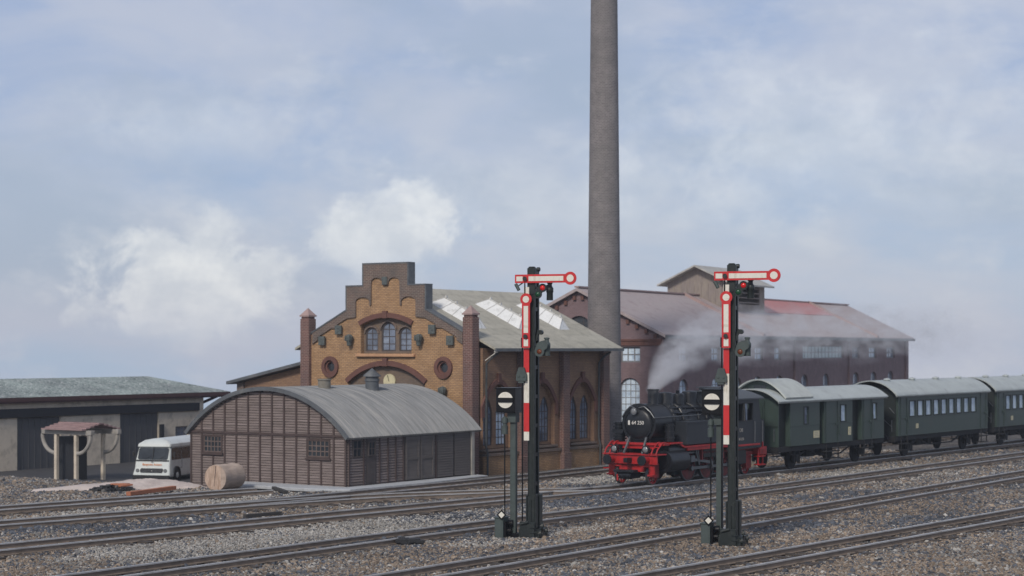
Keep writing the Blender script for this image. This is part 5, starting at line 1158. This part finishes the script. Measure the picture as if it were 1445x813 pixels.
# ------------------------------------------------------------------ coaches
def coach(s0, Lc, cupola, label, panels, wins_, labels, dark_end=False):
    o = T0 + TD*s0
    t = thing('railway_coach', label, 'railway coach', (o.x,o.y,RT), RTN, 'green coaches of the train')
    GM, DK, UN = M['coach'], M['coachdark'], M['under']
    hw = 1.42
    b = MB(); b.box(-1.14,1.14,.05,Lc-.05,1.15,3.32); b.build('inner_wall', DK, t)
    b = MB(); e = [(-1.3,1.15),(1.3,1.15),(1.3,3.3)]+[(x,3.3+.5*(1-(x/1.5)**2)-.02) for x in np.linspace(1.28,-1.28,15)]+[(-1.3,3.3)]
    for y0,y1 in ((.0,.049),(Lc-.049,Lc)): b.prism(e,y0,y1,'xz')
    for x in (-.55,.55): b.box(x-.03,x+.03,-.05,-.002,1.2,3.3)
    b.box(-1.3,1.3,-.04,-.002,2.1,2.16); b.box(-.5,.5,-.06,-.004,1.2,3.1); b.build('end_wall', DK if dark_end else GM, t)
    b = MB()
    for x in (-1.12,1.12): b.tube([(x,-.09,1.4),(x,-.1,2.0)],.02,6)
    if dark_end: b.bar((1.0,-.14,2.65),(1.25,-.06,2.35),.03,.03); b.bar((.7,-.14,2.0),(1.1,-.08,1.65),.03,.03)
    b.build('end_handrail', M['steel'], t)
    for s in (-1,1):
        for y0,y1 in panels:
            b = MB(); hs = [[(a,2.18),(c,2.18),(c,2.95),(a,2.95)] for a,c in wins_ if a > y0 and c < y1]
            b.prism([(y0,1.15),(y1,1.15),(y1,3.3),(y0,3.3)],*sorted((s*1.16,s*hw)),'yz',hs); b.box(*sorted((s*hw,s*(hw+.012))),y0,y1,2.08,2.12); b.box(*sorted((s*hw,s*(hw+.015))),y0,y1,1.152,1.2); p = b.build('side_panel', GM, t, bevel=.012)
            for a,c in wins_:
                if a > y0 and c < y1:
                    d = MB(); d.prism([(a-.05,2.13),(c+.05,2.13),(c+.05,3.0),(a-.05,3.0)],*sorted((s*(hw+.001),s*(hw+.02))),'yz',[[(a,2.18),(c,2.18),(c,2.95),(a,2.95)]]); w = d.build('window', DK, p)
                    d = MB(); d.box(*sorted((s*(hw-.07),s*(hw-.06))),a,c,2.18,2.95); d.build('pane', M['glass_pale'] if not cupola or a > 4 else M['glass_hall'], w)
        for y0,y1 in ([(4.62,5.95),(8.85,9.8)] if cupola else [(.3,1.15),(Lc-1.15,Lc-.3)]):
            d = MB(); q = hw+.012
            for a,c,z0,z1 in ((y0,y0+.04,1.22,3.2),(y1-.04,y1,1.22,3.2),(y0,y1,3.16,3.2)): d.box(*sorted((s*q,s*(q+.02))),a,c,z0,z1)
            d.box(*sorted((s*q,s*(q+.05))),y1-.22,y1-.12,2.0,2.1); d.bar((s*(q+.05),y1+.08,1.5),(s*(q+.05),y1+.08,2.4),.03,.03); d.build('door', DK if 0 else GM, t)
            d = MB()
            for z in (.38,.72): d.box(*sorted((s*1.2,s*1.52)),y0-.1,y1+.1,z,z+.04)
            for yy in (y0,y1-.05): d.box(*sorted((s*1.44,s*1.48)),yy,yy+.05,.38,1.12)
            d.build('step', UN, t)
    for (y0,y1,z0,z1) in labels:
        b = MB(); b.box(hw+.002,hw+.014,y0,y1,z0,z1); lb = b.build('label_plate', M['cream'], t)
        b = MB(); n_ = 3
        for k in range(n_): z = z0+(z1-z0)*(k+1)/(n_+1); b.box(hw+.014,hw+.017,y0+.06,y1-.06-.1*k*(y1-y0),z-.012,z+.012)
        b.build('label_lines', M['timberlight'], lb)
    b = MB(); n = 24
    def ark(h,e,w): return [(w*math.cos(PI*k/n), e+h*math.sin(PI*k/n)**1.0*(1 if 0 else 1)) for k in range(n+1)]
    ro = [(1.52,3.25),(1.54,3.30),(1.5,3.36)]+[(x,3.34+.53*(1-(abs(x)/1.5)**2.4)) for x in np.linspace(1.42,-1.42,23)]+[(-1.5,3.36),(-1.54,3.30),(-1.52,3.25)]
    ri = [(x*.97,z-.06) for x,z in ro[::-1]]
    if not cupola: ro = [(x,z+(.20 if abs(x) < 1.51 else .06)*max(0,1-abs(x)/1.6)**.5) for x,z in ro]; ri = [(x*.97,z-.06) for x,z in ro[::-1]]
    b.prism(ro+ri,-.38,Lc+.12,'xz'); b.box(1.535,1.57,-.3,Lc+.1,3.26,3.30); rf_ = b.build('roof', M['coachroof'], t, smooth=30)
    if cupola:
        c = MB(); o_ = [(x,3.46+.86*(1-(abs(x)/1.53)**2.0)) for x in np.linspace(1.53,-1.53,27)]; i_ = [(x*.97,z-.07) for x,z in o_[::-1]]
        c.prism(o_+i_,.35,3.15,'xz'); cu = c.build('cupola_roof', M['cupolaroof'], rf_, smooth=30)
        c = MB(); e_ = [(x,3.42+.82*(1-(abs(x)/1.46)**2.0)) for x in np.linspace(1.44,-1.44,25)]
        c.prism(e_,.62,.7,'xz'); c.build('cupola_front', GM, rf_)
        for x0,x1,zt in ((-.32,.32,4.02),(-.98,-.5,3.88),(.5,.98,3.88)): c = MB(); c.box(x0,x1,.60,.618,3.70,zt); c.build('cupola_window', M['glass_dark'], rf_)
        c = MB(); c.prism(e_,3.05,3.1,'xz'); c.build('cupola_back', GM, rf_)
    else:
        for y in (1.0,4.2,7.4,10.6):
            if y < Lc-.3: c = MB(); c.lathe([(.16,-.05),(.15,.06),(.2,.08),(.18,.14),(.03,.18)],(0.35,y,4.0),14); c.build('roof_vent', M['coachroof'], rf_, smooth=40)
    b = MB(); b.box(-1.25,1.25,.1,Lc-.1,.97,1.148); b.box(-1.32,-1.2,-.02,Lc+.02,.9,1.146); b.box(1.2,1.32,-.02,Lc+.02,.9,1.146); b.box(-1.3,1.3,-.1,-.02,.85,1.146); b.box(-1.3,1.3,Lc+.02,Lc+.1,.85,1.146)
    for s in (-1,1):
        b.bar((s*1.1,3.2,.95),(s*1.1,4.6,.55),.06,.06); b.bar((s*1.1,4.6,.55),(s*1.1,Lc-4.6,.55),.06,.06); b.bar((s*1.1,Lc-4.6,.55),(s*1.1,Lc-3.2,.95),.06,.06)
    b.box(-.7,.7,4.0,4.9,.5,.95); b.cyl((-.5,6.2,.7),(.5,6.2,.7),.25,n=12); b.build('underframe', UN, t)
    for y in (-.1,Lc+.1):
        sg = -1 if y < 0 else 1
        for x in (-.86,.86): b = MB(); b.cyl((x,y,1.05),(x,y+sg*.35,1.05),.1,n=12); b.cyl((x,y+sg*.35,1.05),(x,y+sg*.42,1.05),.2,n=18); b.build('buffer', UN, t, smooth=40)
    for y in (2.2,Lc-2.2):
        for s in (-1,1):
            b = MB(); b.ring((s*.77,y,.5),(1,0,0),.12,.5,.12,26); b.cyl((s*.7,y,.5),(s*.9,y,.5),.14,n=10); b.build('wheel', UN, t)
            b = MB(); b.box(*sorted((s*1.0,s*1.16)),y-.14,y+.14,.36,.66); b.tube([(s*1.08,y-.8,.82),(s*1.08,y-.4,.70),(s*1.08,y,.66),(s*1.08,y+.4,.70),(s*1.08,y+.8,.82)],.05,6); b.box(*sorted((s*1.02,s*1.14)),y-.3,y-.2,.3,.95); b.box(*sorted((s*1.02,s*1.14)),y+.2,y+.3,.3,.95); b.build('axle_box', UN, t)
    return t
coach(15.1,11.4,True,'green luggage coach with raised arched guard cupola, coupled right behind the locomotive',[(.95,4.0),(4.5,7.6),(8.7,11.3)],[(2.38,2.78),(6.3,6.85),(9.98,10.4)],[(3.35,3.95,1.46,1.80),(7.12,7.42,1.46,1.86)])
w2 = [(1.5+k*1.05,1.5+k*1.05+.7) for k in range(9)]
c2 = coach(28.1,12.4,False,'green passenger coach with pale roof following the cupola coach',[(.06,12.34)],w2,[(2.3,2.6,1.5,1.75)],True)
o3 = T0 + TD*41.8
dup(c2,(o3.x,o3.y,RT),RTN,'last green passenger coach, farthest from the locomotive')

# ------------------------------------------------------------------ smoke, haze
sp = LO + TD*2.35
sm = MB(); sm.box(-.6,37,-2.0,2.0,-.35,5.2)
so = sm.build('smoke_plume', bpy.data.materials.new('smoke')); so.location = (sp.x,sp.y,RT+4.0); so.rotation_euler = (0,0,math.atan2(TD.y,TD.x))
tag(so, 'pale grey steam drifting back from the locomotive chimney', 'smoke', kind='stuff')
m = so.data.materials[0]; m.use_nodes = True; nt = m.node_tree; nt.nodes.clear()
out = N(nt,'ShaderNodeOutputMaterial'); pv = N(nt,'ShaderNodeVolumePrincipled'); L(nt, pv.outputs[0], out.inputs['Volume'])
tc = N(nt,'ShaderNodeTexCoord'); sx = N(nt,'ShaderNodeSeparateXYZ'); L(nt, tc.outputs['Object'], sx.inputs[0])
def mth(op, a, b=None, c=None, cl=False):
    n = N(nt,'ShaderNodeMath', operation=op); n.use_clamp = cl
    for i, v in enumerate((a,b,c)):
        if v is None: continue
        if isinstance(v,(int,float)): n.inputs[i].default_value = v
        else: L(nt, v, n.inputs[i])
    return n.outputs[0]
X, Yv, Z = sx.outputs
mp = N(nt,'ShaderNodeMapping'); mp.inputs['Scale'].default_value = (.5,.9,1.1); mp.inputs['Rotation'].default_value = (0,R(28),0); L(nt, tc.outputs['Object'], mp.inputs[0])
wn = N(nt,'ShaderNodeTexNoise', Scale=.55, Detail=2.); L(nt, mp.outputs[0], wn.inputs['Vector'])
wz = mth('MULTIPLY', mth('SUBTRACT', wn.outputs['Fac'], .5), mth('MINIMUM', mth('MULTIPLY', X, .6), 1.8))
xc = mth('MAXIMUM', X, 0)
ex = lambda k: mth('SUBTRACT', 1, mth('POWER', 2.718, mth('MULTIPLY', xc, -1/k)))
zc = mth('ADD', mth('ADD', mth('MULTIPLY', ex(2.0), 2.35), mth('MULTIPLY', X, .012)), wz)
rad = mth('ADD', .26, mth('MULTIPLY', ex(1.9), 1.25))
dz = mth('SUBTRACT', Z, zc)
d2 = mth('ADD', mth('MULTIPLY', dz, dz), mth('MULTIPLY', mth('MULTIPLY', Yv, Yv), .8))
fall = mth('SUBTRACT', 1, mth('DIVIDE', d2, mth('MULTIPLY', rad, rad)), cl=True)
n2 = N(nt,'ShaderNodeTexNoise', Scale=1.5, Detail=5., Roughness=.6); L(nt, mp.outputs[0], n2.inputs['Vector'])
rp = ramp(nt, [(.43,(0,0,0)),(.68,(1,1,1))]); L(nt, n2.outputs['Fac'], rp.inputs[0])
dens = mth('ADD', mth('MULTIPLY', mth('POWER', 2.718, mth('MULTIPLY', xc, -1/3.0)), 3.6), .50)
mixn = mth('ADD', mth('MULTIPLY', rp.outputs[0], .85), mth('MULTIPLY', mth('POWER',2.718,mth('MULTIPLY',xc,-1/.7)), 1.1))
front = mth('MULTIPLY', mth('ADD', X, .3), 4, cl=True)
back = mth('DIVIDE', mth('SUBTRACT', 36, X), 10, cl=True)
L(nt, mth('MULTIPLY', mth('MULTIPLY', mth('MULTIPLY', fall, dens), mixn), mth('MULTIPLY', front, back)), pv.inputs['Density'])
pv.inputs['Color'].default_value = (.96,.965,.99,1); pv.inputs['Anisotropy'].default_value = .1
try: m.cycles.volume_step_rate = .08
except Exception: pass

hz = MB(); hz.box(-95,150,-9,186,-3,32.5)
ho = hz.build('haze', bpy.data.materials.new('haze')); tag(ho, 'thin bluish haze over the whole yard', 'haze', kind='stuff')
m = ho.data.materials[0]; m.use_nodes = True; nt = m.node_tree; nt.nodes.clear()
out = N(nt,'ShaderNodeOutputMaterial'); pv = N(nt,'ShaderNodeVolumePrincipled'); L(nt, pv.outputs[0], out.inputs['Volume'])
pv.inputs['Density'].default_value = .00038; pv.inputs['Color'].default_value = (.78,.86,.98,1); pv.inputs['Anisotropy'].default_value = 0

# ------------------------------------------------------------------ sky and sun
SUN_EL, SUN_AZ = R(38), R(-157)       # azimuth measured from +Y towards +X: the sun stands behind the camera's left shoulder
w = bpy.data.worlds.new('World'); scene.world = w; w.use_nodes = True; nt = w.node_tree; nt.nodes.clear()
out = N(nt,'ShaderNodeOutputWorld'); bg = N(nt,'ShaderNodeBackground'); L(nt, bg.outputs[0], out.inputs[0])
sky = N(nt,'ShaderNodeTexSky'); sky.sky_type = 'NISHITA'; sky.sun_disc = False; sky.sun_elevation = SUN_EL; sky.sun_rotation = SUN_AZ; sky.air_density = 1.0; sky.dust_density = 1.5
tc = N(nt,'ShaderNodeTexCoord'); sx = N(nt,'ShaderNodeSeparateXYZ'); L(nt, tc.outputs['Generated'], sx.inputs[0])
az = mth('ARCTAN2', sx.outputs[0], sx.outputs[1]); el = mth('ARCSINE', sx.outputs[2])
def uv(sx_, sy_):
    c = N(nt,'ShaderNodeCombineXYZ'); L(nt, mth('MULTIPLY', az, sx_), c.inputs[0]); L(nt, mth('MULTIPLY', el, sy_), c.inputs[1]); return c.outputs[0]
def noise(v, sc, det=6., ro=.55, dist=0.):
    n = N(nt,'ShaderNodeTexNoise', Scale=sc, Detail=det, Roughness=ro, Distortion=dist); L(nt, v, n.inputs['Vector']); return n.outputs['Fac']
def mixc(f, a, b):
    n = N(nt,'ShaderNodeMix', data_type='RGBA'); L(nt, f, n.inputs[0])
    for v,i in ((a,6),(b,7)):
        if isinstance(v, tuple): n.inputs[i].default_value = (*v,1)
        else: L(nt, v, n.inputs[i])
    return n.outputs[2]
def mr(v, a, b_, c=0., d=1.):
    n = N(nt,'ShaderNodeMapRange', interpolation_type='SMOOTHSTEP'); L(nt, v, n.inputs[0]); n.inputs[1].default_value = a; n.inputs[2].default_value = b_; n.inputs[3].default_value = c; n.inputs[4].default_value = d; return n.outputs[0]
skc = N(nt,'ShaderNodeVectorMath', operation='SCALE'); L(nt, sky.outputs[0], skc.inputs[0]); skc.inputs['Scale'].default_value = .10
# thin grey-lavender veil over blue, in long streaks
blue = mixc(mr(el,-.05,.16), (.45,.56,.72), (.33,.43,.67))
n1 = noise(uv(1.0,2.2), 7, 7., .55, .4)
base = mixc(mr(n1,.30,.62), blue, (.54,.575,.70))
n0 = noise(uv(.8,2.0), 4.5, 5., .55, .3)
base = mixc(mth('MULTIPLY', mr(n0,.44,.62), mr(el,.0,.05)), base, (.40,.47,.62))
n2 = noise(uv(1.0,1.8), 14, 6., .6)
base = mixc(mr(n2,.50,.72,0,.6), base, (.66,.68,.76))
def cum(a0, e0, ra, re, thr0, thr1, top):
    dx = mth('DIVIDE', mth('SUBTRACT', az, a0), ra); dy = mth('DIVIDE', mth('SUBTRACT', el, e0), re)
    r2 = mth('SQRT', mth('ADD', mth('MULTIPLY',dx,dx), mth('MULTIPLY',dy,dy)))
    f = mth('ADD', mth('SUBTRACT', 1.0, r2), mth('MULTIPLY', mth('SUBTRACT', noise(uv(1,1.2), 26, 9., .62, .3), .5), 2.2))
    return mth('MULTIPLY', mr(f, thr0, thr1, 0, top), mr(mth('DIVIDE', mth('SUBTRACT', el, e0), re), -1.0, .1))
c1_ = cum(-.172,.032,.068,.044,.04,.55,.92)
c2_ = cum(-.066,.060,.050,.036,.04,.55,.92)
c3_ = cum(.17,.105,.13,.06,-.2,.9,.55)
c4_ = cum(.03,.075,.12,.035,-.2,1.0,.4)
c5_ = cum(-.17,.115,.08,.03,-.2,1.0,.4)
shade = mixc(mr(noise(uv(1,1.3),30,6.,.6),.35,.7), (.66,.69,.77), (.90,.905,.93))
for c in (c5_, c4_, c3_, c1_, c2_): base = mixc(c, base, shade)
fin = mixc(mth('ADD', .80, 0), skc.outputs[0], base)
fs = N(nt,'ShaderNodeVectorMath', operation='SCALE'); L(nt, fin, fs.inputs[0]); L(nt, mth('MULTIPLY', mr(el,.2,.75,1.,.68), mr(el,-.25,-.06,.35,1.)), fs.inputs['Scale'])  # unseen sky overhead and below the horizon dimmed to deepen shadows
L(nt, fs.outputs[0], bg.inputs['Color']); bg.inputs['Strength'].default_value = .71

sl = bpy.data.lights.new('sun','SUN'); sl.energy = 1.5; sl.angle = R(10); sl.color = (1,.92,.82)
s_o = bpy.data.objects.new('sun', sl); COL.objects.link(s_o)
dv = Vector((math.sin(SUN_AZ)*math.cos(SUN_EL), math.cos(SUN_AZ)*math.cos(SUN_EL), math.sin(SUN_EL)))
s_o.rotation_euler = dv.to_track_quat('Z','Y').to_euler()

vs_ = scene.view_settings; vs_.view_transform = 'Standard'; vs_.look = 'None'; vs_.exposure = .50; vs_.gamma = 1; vs_.use_curve_mapping = False
cy = scene.cycles; cy.use_denoising = True; cy.max_bounces = 6; cy.diffuse_bounces = 3; cy.glossy_bounces = 3; cy.transmission_bounces = 2; cy.volume_bounces = 2; cy.volume_max_steps = 256
